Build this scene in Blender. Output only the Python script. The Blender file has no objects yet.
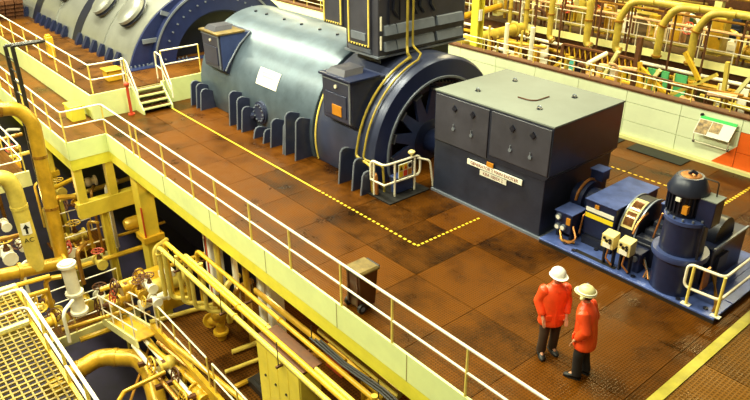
import bpy, bmesh, math, random
from mathutils import Vector, Matrix
random.seed(7)
S = bpy.context.scene
COL = S.collection
V = Vector

# ---------------------------------------------------------------- camera
CAM = V((0.0, 0.0, 7.8))
YAW, PITCH, ROLL, FPX = math.radians(140.055), math.radians(26.683), math.radians(-0.378), 679.95
_f = V((math.cos(YAW)*math.cos(PITCH), math.sin(YAW)*math.cos(PITCH), -math.sin(PITCH)))
_r = V((math.sin(YAW), -math.cos(YAW), 0)); _u = _r.cross(_f)
C_R = _r*math.cos(ROLL) + _u*math.sin(ROLL); C_U = -_r*math.sin(ROLL) + _u*math.cos(ROLL); C_F = _f
cd = bpy.data.cameras.new('camera'); cam = bpy.data.objects.new('camera', cd); COL.objects.link(cam)
cd.sensor_width = 36.0; cd.lens = FPX/750*36.0; cd.clip_end = 300
m3 = Matrix((C_R, C_U, -C_F)).transposed()
cam.matrix_world = Matrix.Translation(CAM) @ m3.to_4x4()
S.camera = cam

# ---------------------------------------------------------------- world, lamps, exposure
S.view_settings.view_transform = 'Standard'; S.view_settings.look = 'None'
S.view_settings.gamma = 1.0; S.view_settings.use_curve_mapping = False
S.view_settings.exposure = 0.72
W = bpy.data.worlds.new('hall_air'); S.world = W; W.use_nodes = True
W.node_tree.nodes['Background'].inputs[0].default_value = (1.0, 0.86, 0.55, 1)
W.node_tree.nodes['Background'].inputs[1].default_value = 0.085

def area(name, loc, sx, sy, power, col, target=None):
    l = bpy.data.lights.new(name, 'AREA'); l.shape = 'RECTANGLE'; l.size = sx; l.size_y = sy
    l.energy = power; l.color = col
    o = bpy.data.objects.new(name, l); COL.objects.link(o); o.location = loc
    if target is not None:
        o.rotation_euler = (V(target)-V(loc)).to_track_quat('-Z', 'Y').to_euler()
    return o
WARM = (1.0, 0.98, 0.66); SOD = (1.0, 0.66, 0.22)
# rows of high-bay lamps under the hall roof, running with the machine
for i, x in enumerate((-38, -31, -24, -17, -10)):
    area('high_bay_and_fill_lamp', (x, -3.0, 15), 4.2, 1.6, 1500, WARM)
    area('high_bay_and_fill_lamp', (x-2, 8.5, 17), 4.2, 1.6, 1450, WARM)
    area('high_bay_and_fill_lamp', (x-2, 20.0, 17), 5.0, 2.4, 420, WARM)
area('high_bay_and_fill_lamp', (-2.5, -3.0, 15), 4.2, 1.6, 700, WARM)  # unseen fill lamp added beyond the row to brighten the two people
# lamps over the heater bay beyond the wall
for x in (-36, -27, -18, -9):
    area('bay_lamp', (x, 24.0, 11), 2.0, 1.5, 1000, (1.0, 0.85, 0.42))
# bulkhead lamps below the deck
for x, y, z in ((-19, 8.5, -1.4), (-13.5, 8.3, -1.4), (-9, 8.6, -1.3), (-24, 4.0, -2.6)):
    l = bpy.data.lights.new('bulkhead_lamp', 'POINT'); l.energy = 60; l.color = SOD; l.shadow_soft_size = 0.2
    o = bpy.data.objects.new('bulkhead_lamp', l); COL.objects.link(o); o.location = (x, y, z)

# ---------------------------------------------------------------- photograph pixel -> point on a world plane
def ray(px, py): return C_R*((px-375)/FPX) - C_U*((py-200)/FPX) + C_F
def az(px, py, z=0.0): d = ray(px, py); return CAM + d*((z-CAM.z)/d.z)
def ay(px, py, y): d = ray(px, py); return CAM + d*((y-CAM.y)/d.y)
def ax(px, py, x): d = ray(px, py); return CAM + d*((x-CAM.x)/d.x)

def pix(P): d = V(P)-CAM; w = d.dot(C_F); return (375+FPX*d.dot(C_R)/w, 200-FPX*d.dot(C_U)/w)
CN = {'pipe_olive': 'olive yellow', 'salmon': 'pinkish', 'machine_yellow': 'yellow', 'pipe_gold': 'golden', 'pipe_pale': 'pale yellow', 'pipe_white': 'cream white', 'pipe_brown': 'brown', 'rust_brown': 'rusty brown', 'red_steel': 'red', 'rail_cream': 'cream', 'cream_girder': 'cream', 'girder_yellow': 'bright yellow', 'panel_teal': 'teal', 'navy_dark': 'dark blue', 'fascia_yellow': 'pale lime', 'white_sign': 'white', 'sign_yellow': 'bright yellow', 'panel_green': 'green'}
def well_place(P):
    x, y = pix(P)
    if x < 70 and y < 200: return 'beside the lagged pipe'
    if x < 35 and y < 290: return 'by the arrow pipe'
    if x < 70 and y < 350: return 'above the corner grating'
    if x < 130 and y < 278: return 'below the portal frame'
    if x < 130: return 'at the lower gangway'
    if x < 178 and y < 312: return 'below the thick column'
    if x < 240 and y > 338: return 'low in the well'
    if x < 215: return 'by the mezzanine stair'
    if x < 258: return 'on the brown mezzanine'
    return 'near the lockers'
def far_place(P):
    x, y = pix(P)
    for lim, t in ((400, 'behind the generator'), (478, 'left of the tall column'), (535, 'right of the tall column'), (590, 'above the exciter housing'), (640, 'by the middle bends'), (690, 'above the display board'), (2000, 'near the right edge')):
        if x < lim: return t
# ---------------------------------------------------------------- materials
MATS = {}
def mat(name, col, rough=0.5, metal=0.0, var=0.18, scale=3.0, bump=0.0, bscale=40.0, dark=None, coat=0.0, spec=0.5):
    m = bpy.data.materials.new(name); m.use_nodes = True; nt = m.node_tree; N = nt.nodes; L = nt.links
    b = N['Principled BSDF']; b.inputs['Roughness'].default_value = rough; b.inputs['Metallic'].default_value = metal
    b.inputs['Coat Weight'].default_value = coat; b.inputs['Specular IOR Level'].default_value = spec
    tc = N.new('ShaderNodeTexCoord'); no = N.new('ShaderNodeTexNoise'); no.inputs['Scale'].default_value = scale
    no.inputs['Detail'].default_value = 5; no.inputs['Roughness'].default_value = 0.65
    L.new(tc.outputs['Object'], no.inputs['Vector'])
    cr = N.new('ShaderNodeValToRGB'); cr.color_ramp.elements[0].position = 0.3; cr.color_ramp.elements[1].position = 0.7
    d = dark if dark else tuple(c*(1-var*2) for c in col)
    cr.color_ramp.elements[0].color = (*d, 1); cr.color_ramp.elements[1].color = (*[min(1, c*(1+var*0.4)) for c in col], 1)
    L.new(no.outputs['Fac'], cr.inputs['Fac']); L.new(cr.outputs['Color'], b.inputs['Base Color'])
    mr = N.new('ShaderNodeMapRange'); mr.inputs[3].default_value = max(0.02, rough-0.08); mr.inputs[4].default_value = min(1, rough+0.1)
    L.new(no.outputs['Fac'], mr.inputs[0]); L.new(mr.outputs[0], b.inputs['Roughness'])
    if bump > 0:
        n2 = N.new('ShaderNodeTexNoise'); n2.inputs['Scale'].default_value = bscale; L.new(tc.outputs['Object'], n2.inputs['Vector'])
        bp = N.new('ShaderNodeBump'); bp.inputs['Strength'].default_value = bump; bp.inputs['Distance'].default_value = 0.01
        L.new(n2.outputs['Fac'], bp.inputs['Height']); L.new(bp.outputs['Normal'], b.inputs['Normal'])
    MATS[name] = m
    return m

def plate_mat(name, c1, c2, pitch, rough, linec=0.55):
    """walked-on floor plate: fine raised grid, scuffed brown paint"""
    m = bpy.data.materials.new(name); m.use_nodes = True; nt = m.node_tree; N = nt.nodes; L = nt.links
    b = N['Principled BSDF']; b.inputs['Specular IOR Level'].default_value = 0.22; b.inputs['Specular Tint'].default_value = (1.0, 0.62, 0.14, 1)
    tc = N.new('ShaderNodeNewGeometry')
    oi = N.new('ShaderNodeObjectInfo')
    no = N.new('ShaderNodeTexNoise'); no.inputs['Scale'].default_value = 0.9; no.inputs['Detail'].default_value = 7; no.inputs['Roughness'].default_value = 0.7
    L.new(tc.outputs['Position'], no.inputs['Vector'])
    n3 = N.new('ShaderNodeTexNoise'); n3.inputs['Scale'].default_value = 26; n3.inputs['Detail'].default_value = 6; n3.inputs['Roughness'].default_value = 0.8
    L.new(tc.outputs['Position'], n3.inputs['Vector'])
    ad = N.new('ShaderNodeMath'); ad.operation = 'MULTIPLY_ADD'; ad.inputs[1].default_value = 0.22; L.new(oi.outputs['Random'], ad.inputs[0]); L.new(no.outputs['Fac'], ad.inputs[2])
    a2 = N.new('ShaderNodeMath'); a2.operation = 'MULTIPLY_ADD'; a2.inputs[1].default_value = 0.62; L.new(n3.outputs['Fac'], a2.inputs[0]); L.new(ad.outputs[0], a2.inputs[2])
    cr = N.new('ShaderNodeValToRGB'); e = cr.color_ramp.elements; e[0].position = 0.68; e[1].position = 1.10; e[0].color = (*c1, 1); e[1].color = (*c2, 1)
    L.new(a2.outputs[0], cr.inputs['Fac'])
    sx = N.new('ShaderNodeSeparateXYZ'); L.new(tc.outputs['Position'], sx.inputs[0])
    def grid(ch):
        a = N.new('ShaderNodeMath'); a.operation = 'MULTIPLY'; a.inputs[1].default_value = 2*math.pi/pitch; L.new(sx.outputs[ch], a.inputs[0])
        s = N.new('ShaderNodeMath'); s.operation = 'SINE'; L.new(a.outputs[0], s.inputs[0]); return s
    g1, g2 = grid(0), grid(1)
    mx = N.new('ShaderNodeMath'); mx.operation = 'MAXIMUM'; L.new(g1.outputs[0], mx.inputs[0]); L.new(g2.outputs[0], mx.inputs[1])
    mr = N.new('ShaderNodeMapRange'); mr.inputs[1].default_value = -0.2; mr.inputs[2].default_value = 1; mr.inputs[3].default_value = linec; mr.inputs[4].default_value = 1.15
    L.new(mx.outputs[0], mr.inputs[0])
    mm = N.new('ShaderNodeMix'); mm.data_type = 'RGBA'; mm.blend_type = 'MULTIPLY'; mm.inputs[0].default_value = 1.0
    L.new(cr.outputs['Color'], mm.inputs[6]); L.new(mr.outputs[0], mm.inputs[7]); L.new(mm.outputs[2], b.inputs['Base Color'])
    r2 = N.new('ShaderNodeMapRange'); r2.inputs[1].default_value = 0.35; r2.inputs[2].default_value = 0.65; r2.inputs[3].default_value = rough-0.16; r2.inputs[4].default_value = rough+0.18; L.new(no.outputs['Fac'], r2.inputs[0]); L.new(r2.outputs[0], b.inputs['Roughness'])
    bp = N.new('ShaderNodeBump'); bp.inputs['Strength'].default_value = 0.35; bp.inputs['Distance'].default_value = 0.006
    L.new(mx.outputs[0], bp.inputs['Height']); L.new(bp.outputs['Normal'], b.inputs['Normal'])
    MATS[name] = m

mat('fascia_yellow', (0.78, 0.87, 0.38), 0.42, var=0.06, scale=1.2)
mat('girder_yellow', (0.82, 0.74, 0.06), 0.42, var=0.10, scale=1.5)
mat('column_yellow', (0.76, 0.58, 0.05), 0.42, var=0.10, scale=1.5)
mat('machine_yellow', (0.70, 0.42, 0.02), 0.4, var=0.16, scale=3)
mat('pipe_gold', (0.58, 0.33, 0.02), 0.3, metal=0.25, var=0.2, scale=2.5)
mat('grating_ochre', (0.36, 0.25, 0.03), 0.45, var=0.3, scale=5)
mat('pipe_olive', (0.46, 0.34, 0.045), 0.38, var=0.22, scale=2.5)
mat('salmon', (0.72, 0.42, 0.20), 0.5, var=0.25, scale=4)
mat('pipe_pale', (0.70, 0.54, 0.09), 0.35, var=0.16, scale=2.5)
mat('pipe_brown', (0.40, 0.19, 0.025), 0.28, metal=0.45, var=0.25, scale=2)
mat('pipe_white', (0.88, 0.84, 0.66), 0.4, var=0.08)
mat('rust_brown', (0.12, 0.038, 0.006), 0.6, var=0.25, scale=6)
mat('rail_cream', (0.97, 0.90, 0.70), 0.35, var=0.06, scale=8)
mat('rail_yellow', (0.90, 0.70, 0.14), 0.35, var=0.1, scale=8)
mat('cream_wall', (0.82, 0.90, 0.60), 0.5, var=0.06, scale=0.8)
mat('cream_girder', (0.86, 0.82, 0.34), 0.45, var=0.1, scale=1.5)
mat('orange_paint', (0.85, 0.13, 0.008), 0.5, var=0.06, scale=2)
mat('joint_dark', (0.30, 0.22, 0.06), 0.7, var=0.1)
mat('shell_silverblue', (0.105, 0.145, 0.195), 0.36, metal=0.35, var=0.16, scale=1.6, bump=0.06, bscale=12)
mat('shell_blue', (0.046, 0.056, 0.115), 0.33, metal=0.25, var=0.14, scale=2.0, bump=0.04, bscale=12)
mat('lp_silver', (0.40, 0.41, 0.38), 0.30, metal=0.65, var=0.09, scale=1.1, bump=0.02, bscale=5)
mat('blue_paint', (0.012, 0.019, 0.066), 0.34, metal=0.1, var=0.14, scale=3)  # darkened for shaded upright faces; tops use the lighter blue
mat('blue_ring', (0.014, 0.023, 0.095), 0.38, var=0.12, scale=2)
mat('blue_bright', (0.040, 0.062, 0.19), 0.32, var=0.10, scale=3)
mat('navy_dark', (0.008, 0.010, 0.024), 0.4, var=0.2, scale=4)
mat('cabinet_bluegrey', (0.029, 0.035, 0.064), 0.32, metal=0.2, var=0.14, scale=2.5, bump=0.03, bscale=10)
mat('enclosure_grey', (0.062, 0.062, 0.088), 0.38, metal=0.15, var=0.16, scale=1.5)
mat('lid_sheen_grey', (0.205, 0.23, 0.21), 0.62, var=0.07, scale=1.2, spec=0.25)  # pale tone paints the lamp reflection onto the lid of the blue housing
mat('lit_top_blue', (0.09, 0.14, 0.42), 0.33, metal=0.15, var=0.2, scale=4)  # same blue paint made brighter, overhead light put into the top faces
mat('rib_grey', (0.22, 0.25, 0.32), 0.35, metal=0.3, var=0.12)
mat('black_rubber', (0.008, 0.007, 0.007), 0.55, var=0.2)
mat('black_steel', (0.02, 0.017, 0.015), 0.4, var=0.2)
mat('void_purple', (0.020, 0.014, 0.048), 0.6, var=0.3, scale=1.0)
mat('white_sign', (0.90, 0.88, 0.76), 0.45, var=0.04)
mat('sign_text', (0.26, 0.04, 0.02), 0.6, var=0.05)
mat('sign_cream_text', (0.72, 0.70, 0.42), 0.5, var=0.05)
mat('tag_orange', (0.62, 0.24, 0.015), 0.45, var=0.1)
mat('sign_yellow', (0.93, 0.70, 0.02), 0.4, var=0.04)
mat('sign_red', (0.75, 0.06, 0.02), 0.45, var=0.05)
mat('cover_strip_yellow', (0.50, 0.42, 0.04), 0.5, var=0.15, scale=4)
mat('line_yellow', (0.88, 0.62, 0.03), 0.5, var=0.18, scale=20)
mat('jacket_red', (1.0, 0.085, 0.014), 0.38, var=0.10, scale=6, bump=0.5, bscale=11)
mat('trouser_black', (0.012, 0.011, 0.012), 0.7, var=0.2)
mat('trouser_brown', (0.05, 0.025, 0.012), 0.7, var=0.2)
mat('skin', (0.62, 0.30, 0.17), 0.5, var=0.08)
mat('hair_dark', (0.03, 0.015, 0.008), 0.6, var=0.2)
mat('helmet_white', (0.90, 0.88, 0.80), 0.25, var=0.03)
mat('helmet_cream', (0.78, 0.70, 0.34), 0.3, var=0.06)
mat('eye_dark', (0.02, 0.015, 0.01), 0.3, var=0.0)
mat('panel_green', (0.10, 0.50, 0.18), 0.5, var=0.1)
mat('board_green', (0.03, 0.62, 0.10), 0.5, var=0.04)
mat('panel_teal', (0.10, 0.60, 0.52), 0.5, var=0.1)
mat('photo_print', (0.62, 0.42, 0.16), 0.4, var=0.35, scale=9, dark=(0.05, 0.03, 0.02))
mat('red_steel', (0.55, 0.06, 0.02), 0.45, var=0.15)
mat('copper', (0.55, 0.22, 0.06), 0.35, metal=0.6, var=0.2)
mat('bin_brown', (0.10, 0.035, 0.012), 0.35, var=0.2, scale=4)
mat('bin_lid', (0.22, 0.15, 0.04), 0.4, var=0.35, scale=6)
mat('locker_yellow', (0.88, 0.68, 0.06), 0.4, var=0.08, scale=2)
mat('meter_cream', (0.80, 0.66, 0.26), 0.4, var=0.08)
mat('glass_dark', (0.25, 0.10, 0.03), 0.12, metal=0.3, var=0.3, scale=10)
mat('concrete_brown', (0.07, 0.034, 0.008), 0.65, var=0.3, scale=1.2)
plate_mat('deck_plate', (0.009, 0.0026, 0.0003), (0.122, 0.037, 0.0024), 0.055, 0.40)
plate_mat('deck_plate_light', (0.035, 0.013, 0.0015), (0.17, 0.068, 0.008), 0.07, 0.42)
plate_mat('platform_plate', (0.03, 0.011, 0.0015), (0.15, 0.055, 0.007), 0.08, 0.40)
plate_mat('mezz_plate', (0.025, 0.007, 0.001), (0.13, 0.045, 0.006), 0.09, 0.5, 0.3)

# ---------------------------------------------------------------- geometry helpers
class MB:
    def __init__(s): s.v = []; s.f = []; s.mi = []
    def _add(s, vs, fs):
        o = len(s.v); s.v += [V(p) for p in vs]; s.f += [tuple(i+o for i in f) for f in fs]; return s
    def box(s, x0, x1, y0, y1, z0, z1):
        return s._add([(x0,y0,z0),(x1,y0,z0),(x1,y1,z0),(x0,y1,z0),(x0,y0,z1),(x1,y0,z1),(x1,y1,z1),(x0,y1,z1)],
                      [(3,2,1,0),(4,5,6,7),(0,1,5,4),(1,2,6,5),(2,3,7,6),(3,0,4,7)])
    def obox(s, c, ex, ey, ez):
        c = V(c); ex, ey, ez = V(ex), V(ey), V(ez)
        P = [c+ex*a+ey*b+ez*d for d in (-1, 1) for a, b in ((-1,-1),(1,-1),(1,1),(-1,1))]
        return s._add(P, [(3,2,1,0),(4,5,6,7),(0,1,5,4),(1,2,6,5),(2,3,7,6),(3,0,4,7)])
    def bar(s, p, q, w, h, up=(0,0,1)):
        p, q = V(p), V(q); d = (q-p); L = d.length/2; d.normalize(); up = V(up)
        sd = d.cross(up)
        if sd.length < 1e-4: sd = d.cross(V((1, 0, 0)))
        sd.normalize(); u = sd.cross(d)
        return s.obox((p+q)/2, d*L, sd*(w/2), u*(h/2))
    def ibeam(s, p, q, w, h, t=0.03):
        p, q = V(p), V(q); d = (q-p).normalized(); up = V((0,0,1))
        if abs(d.z) > .9: up = V((0,1,0))
        sd = d.cross(up).normalized(); u = sd.cross(d)
        for k in (1, -1): s.bar(p+u*k*(h/2-t/2), q+u*k*(h/2-t/2), w, t, u)
        return s.bar(p, q, t, h-2*t, u)
    def tube(s, pts, r, n=8, cap=True, closed=False):
        pts = [V(p) for p in pts]; rs = r if isinstance(r, (list, tuple)) else [r]*len(pts)
        N = len(pts); o = len(s.v); t0 = (pts[1]-pts[0]).normalized()
        a = V((0,0,1)) if abs(t0.z) < .9 else V((1,0,0)); nrm = (a - t0*a.dot(t0)).normalized()
        for i, p in enumerate(pts):
            if closed: t = (pts[(i+1) % N]-pts[i-1])
            else: t = (pts[min(i+1, N-1)]-pts[max(i-1, 0)])
            t = t.normalized(); nrm = nrm - t*nrm.dot(t)
            nrm = nrm.normalized() if nrm.length > 1e-6 else t.orthogonal().normalized()
            b = t.cross(nrm)
            k = 1.0
            if 0 < i < N-1:
                c = (pts[i]-pts[i-1]).normalized().dot(t); k = 1/max(.5, c)
            for j in range(n):
                an = 2*math.pi*j/n; s.v.append(p + (nrm*math.cos(an)+b*math.sin(an))*rs[i]*k)
        for i in range(N if closed else N-1):
            i2 = (i+1) % N
            for j in range(n):
                j2 = (j+1) % n; s.f.append((o+i*n+j, o+i*n+j2, o+i2*n+j2, o+i2*n+j))
        if cap and not closed:
            s.f.append(tuple(o+j for j in reversed(range(n)))); s.f.append(tuple(o+(N-1)*n+j for j in range(n)))
        return s
    def cyl(s, p, q, r, n=16, r2=None): return s.tube([p, q], [r, r if r2 is None else r2], n)
    def revolve(s, prof, org, axis=(0,0,1), n=24, a0=0.0, a1=2*math.pi, ref=None, cap=False):
        """prof: (distance along axis, radius)"""
        org, axv = V(org), V(axis).normalized()
        e1 = V(ref) if ref else axv.orthogonal(); e1 = (e1-axv*e1.dot(axv)).normalized(); e2 = axv.cross(e1)
        full = abs(a1-a0-2*math.pi) < 1e-6; cnt = n if full else n+1; o = len(s.v); m = len(prof)
        for i in range(cnt):
            an = a0+(a1-a0)*i/n; dr = e1*math.cos(an)+e2*math.sin(an)
            for h, r in prof: s.v.append(org+axv*h+dr*r)
        for i in range(n):
            i2 = (i+1) % cnt
            for j in range(m-1): s.f.append((o+i*m+j, o+i2*m+j, o+i2*m+j+1, o+i*m+j+1))
        return s
    def sphere(s, c, r, n=12, sz=1.0):
        c = V(c); k = n//2
        return s.revolve([(-r*sz*math.cos(math.pi*i/k), max(1e-4, r*math.sin(math.pi*i/k))) for i in range(k+1)], c, (0,0,1), n)
    def prism(s, pts, vec):
        pts = [V(p) for p in pts]; n = len(pts); vec = V(vec)
        return s._add(pts+[p+vec for p in pts], [tuple(reversed(range(n))), tuple(range(n, 2*n))]+[(i, (i+1) % n, n+(i+1) % n, n+i) for i in range(n)])
    def loft(s, rings):
        o = len(s.v); n = len(rings[0])
        for r in rings: s.v += [V(p) for p in r]
        for i in range(len(rings)-1):
            for j in range(n):
                j2 = (j+1) % n; s.f.append((o+i*n+j, o+i*n+j2, o+(i+1)*n+j2, o+(i+1)*n+j))
        s.f.append(tuple(o+j for j in reversed(range(n)))); s.f.append(tuple(o+(len(rings)-1)*n+j for j in range(n)))
        return s
    def mesh(s, name, org=V((0,0,0)), smooth=True, sharp=38):
        me = bpy.data.meshes.new(name); me.from_pydata([tuple(p-org) for p in s.v], [], s.f)
        bm = bmesh.new(); bm.from_mesh(me); bmesh.ops.recalc_face_normals(bm, faces=bm.faces); bm.to_mesh(me); bm.free()
        if smooth:
            me.shade_smooth(); me.set_sharp_from_angle(angle=math.radians(sharp))
        return me
    def build(s, name, m, parent=None, smooth=True, bevel=0.0, label=None, base=None, kind=None):
        if parent is not None: org = V(ROOT.get(parent.name, (0,0,0)))
        else:
            xs = [p.x for p in s.v]; ys = [p.y for p in s.v]; zs = [p.z for p in s.v]
            org = V(((min(xs)+max(xs))/2, (min(ys)+max(ys))/2, min(zs))) if base is None else V(base)
        me = s.mesh(name, org, smooth); me.materials.append(MATS[m])
        o = bpy.data.objects.new(name, me); COL.objects.link(o)
        if parent is not None: o.parent = parent
        else: o.location = org
        ROOT[o.name] = org
        if bevel > 0:
            b = o.modifiers.new('bevel', 'BEVEL'); b.width = bevel; b.segments = 2; b.limit_method = 'ANGLE'; b.angle_limit = math.radians(50)
        if label: o['label'] = label
        if kind: o['kind'] = kind
        return o
ROOT = {}
def tag(o, label, cat, group=None):
    o['label'] = label; o['category'] = cat
    if group: o['group'] = group
    return o
def thing(name, label, cat, loc, group=None, rotz=0.0, local=False):
    o = bpy.data.objects.new(name, None); COL.objects.link(o); o.location = loc; o.rotation_euler = (0, 0, rotz)
    o.empty_display_size = 0.2
    ROOT[o.name] = V((0,0,0)) if local else V(loc)
    return tag(o, label, cat, group)
def struct(o): o['kind'] = 'structure'; return o
def piece(name, me, parent, loc, rot=(0,0,0), sc=(1,1,1)):
    o = bpy.data.objects.new(name, me); COL.objects.link(o); o.parent = parent
    o.location = V(loc) - V(ROOT.get(parent.name, (0,0,0))); o.rotation_euler = rot; o.scale = sc
    ROOT[o.name] = V(loc)
    return o
def fillet(pts, R, n=6):
    pts = [V(p) for p in pts]; out = [pts[0]]
    for i in range(1, len(pts)-1):
        a = pts[i-1]-pts[i]; b = pts[i+1]-pts[i]; la, lb = a.length, b.length; a.normalize(); b.normalize()
        an = a.angle(b)
        if an > 3.1: out.append(pts[i]); continue
        t = min(R/math.tan(an/2), la*.48, lb*.48); r = t*math.tan(an/2)
        c = pts[i] + (a+b).normalized()*(r/math.sin(an/2))
        p0, p1 = pts[i]+a*t, pts[i]+b*t
        v0, v1 = p0-c, p1-c; tot = v0.angle(v1)
        for k in range(n+1):
            f = k/n; out.append(c + (v0*math.sin((1-f)*tot)+v1*math.sin(f*tot))/math.sin(tot))
    out.append(pts[-1]); return out
def text_part(txt, size, origin, right, up, m, parent, name='lettering', align='CENTER'):
    cu = bpy.data.curves.new('t', 'FONT'); cu.body = txt; cu.size = size; cu.align_x = align; cu.align_y = 'CENTER'; cu.extrude = 0.003
    to = bpy.data.objects.new('t', cu); COL.objects.link(to); bpy.context.view_layer.update()
    me = bpy.data.meshes.new_from_object(to.evaluated_get(bpy.context.evaluated_depsgraph_get()))
    bpy.data.objects.remove(to); r, u = V(right).normalized(), V(up).normalized(); nz = r.cross(u)
    M = Matrix((r, u, nz)).transposed().to_4x4(); M.translation = V(origin) - V(ROOT.get(parent.name, (0,0,0)))
    me.transform(M); me.materials.clear(); me.materials.append(MATS[m]); me.name = name
    o = bpy.data.objects.new(name, me); COL.objects.link(o); o.parent = parent; return o

def pipe(label, pts, r, m='pipe_pale', R=None, n=10, name='pipe', flanges=(), group=None, cat='pipe', clamps=(), fm=None, fs=1.35):
    """one pipe thing: body + flange parts at given fractions"""
    pts = [V(p) for p in pts]; path = fillet(pts, R or r*2.6, 6)
    mb = MB().tube(path, r, n)
    if not flanges:
        o = mb.build(name, m); return tag(o, label, cat, group)
    base = pts[0].copy(); t = thing(name, label, cat, base, group)
    mb.build('pipe_body', m, t)
    Ls = [0]
    for i in range(len(path)-1): Ls.append(Ls[-1]+(path[i+1]-path[i]).length)
    for f in flanges:
        d = f*Ls[-1]
        for i in range(len(path)-1):
            if Ls[i+1] >= d:
                k = (d-Ls[i])/max(1e-6, Ls[i+1]-Ls[i]); p = path[i].lerp(path[i+1], k); dr = (path[i+1]-path[i]).normalized(); break
        MB().cyl(p-dr*r*.22, p+dr*r*.22, r*fs, n+2).build('flange', fm or m, t)
    return t

def railing(label, pts, h=1.0, spacing=1.6, r=0.022, mids=(0.5,), m='rail_cream', pm='rail_yellow', posts=None, R=0.12, name='handrail', group=None, n=6, closed_end=False):
    pts = [V(p) for p in pts]; t = thing(name, label, 'railing', pts[0], group)
    up = V((0,0,1))
    MB().tube(fillet([p+up*h for p in pts], R, 4), r, n).build('top_rail', m, t)
    for q in mids: MB().tube(fillet([p+up*h*q for p in pts], R, 4), r*.85, n).build('mid_rail', m, t)
    pm_me = MB().cyl((0,0,0), (0,0,h), r*.95, n).mesh('post'); pm_me.materials.append(MATS[pm])
    P = []
    if posts is None:
        for a, b in zip(pts[:-1], pts[1:]):
            k = max(1, round((b-a).length/spacing))
            for i in range(k): P.append(a.lerp(b, i/k))
        P.append(pts[-1])
    else: P = [V(p) for p in posts]
    for p in P: piece('post', pm_me, t, p)
    return t

def valve(label, c, r, axis=(0,0,1), m='machine_yellow', group=None, name='valve', wheel='red_steel', along=(1,0,0)):
    """gate valve: body with two flanges, bonnet stem, spoked handwheel"""
    c = V(c); a = V(axis).normalized(); al = V(along).normalized(); t = thing(name, label, 'valve', c, group)
    b = MB().sphere(c, r*1.25, 10); b.cyl(c-al*r*2, c+al*r*2, r*.9, 10); b.build('body', m, t)
    for k in (-1, 1): MB().cyl(c+al*k*r*1.7, c+al*k*r*2.1, r*1.4, 12).build('flange', m, t)
    MB().tube([c, c+a*r*1.6, c+a*r*1.6, c+a*r*3.4], [r*.8, r*.6, r*.2, r*.2], 8).build('stem', 'rust_brown', t)
    e1 = a.orthogonal().normalized(); e2 = a.cross(e1); wc = c+a*r*3.3
    w = MB().tube([wc+(e1*math.cos(i*math.pi/6)+e2*math.sin(i*math.pi/6))*r*1.5 for i in range(12)], r*.16, 5, closed=True)
    for k in range(3):
        d = e1*math.cos(k*math.pi/3)+e2*math.sin(k*math.pi/3); w.cyl(wc-d*r*1.5, wc+d*r*1.5, r*.1, 4)
    w.build('handwheel', wheel, t)
    return t

# ================================================================ THE SETTING
YA, ZA = 12.81, 0.63          # machine axis
DE = 6.54                     # near edge of the operating deck
# ---- operating deck
fl = MB().box(-22.7, 1.2, DE, 18.6, -0.30, -0.03)
fl.box(-48, -22.7, 5.3, 6.74, -0.30, -0.031); fl.box(-22.7, -21.16, 5.3, DE, -.3, -.031)
floor = struct(fl.build('floor', 'rust_brown', base=(0,0,0)))
_pl = {}
def plate(x0, x1, y0, y1, z0, z1, m, parent, name='floor_plate'):
    k = (round(x1-x0, 3), round(y1-y0, 3), round(z1-z0, 3), m)
    if k not in _pl:
        g = .006; me = MB().box(g, x1-x0-g, g, y1-y0-g, 0, z1-z0).mesh(name, smooth=False); me.materials.append(MATS[m]); _pl[k] = me
    return piece(name, _pl[k], parent, (x0, y0, z0))
rows = [6.54, 8.38, 10.2, 12.0, 13.8, 15.3, 17.1, 18.6]
cols = [-7.06+1.62*k for k in range(-10, 3)]
cols = [-22.7] + [c for c in cols if c > -22.5] ; cols = [c for c in cols if c < -3.7] + [-3.58]
for a, b in zip(cols[:-1], cols[1:]):
    for c, d in zip(rows[:-1], rows[1:]):
        if b <= -12.5 and c >= 12.0 and d <= 13.9: continue
        if a >= -11.4 and b <= -7.9 and c >= 12 and d <= 13.9: continue
        plate(a, b, c, d, -.03, 0, 'deck_plate', floor)
xr = [-3.40, -2.3, -1.2, -.1, 1.0]
for a, b in zip(xr[:-1], xr[1:]):
    for c, d in zip(rows[:-1], rows[1:]): plate(a, b, c, d, -.03, 0, 'deck_plate_light', floor)
for k in range(14):
    plate(*((-22.7, -21.2) if k == 0 else (-22.7-1.7*k, -21.0-1.7*k)), 5.3, 6.54 if k == 0 else 6.68, -.03, 0, 'platform_plate', floor)
tag(MB().box(-3.58, -3.40, 7.0, 18.4, 0, .02).build('cover_strip', 'cover_strip_yellow'), 'pale yellow cover strip across the floor right of the people', 'floor strip')

# ---- raised turbine floor with its cream edge
rp = MB().box(-52, -22.7, 6.74, 18.6, -.3, .765)
raised = struct(rp.build('floor', 'cream_girder', base=(0,0,0)))
for k in range(12):
    for c, d in zip([6.74, 8.75, 10.7], [8.75, 10.7, 12.6]):
        plate(-22.7-2.2*(k+1), -22.7-2.2*k, c, d, .77, .8, 'platform_plate', raised)
t1 = struct(MB().box(-22.72, -22.66, 6.74, 8.15, 0, .84).box(-48, -22.66, 6.68, 6.74, 0, .84).build('trim_1', 'fascia_yellow', base=(0,0,0)))
t2 = struct(MB().box(-22.72, -22.66, 9.25, 10.9, 0, .84).build('trim_2', 'fascia_yellow', base=(0,0,0)))
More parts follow.
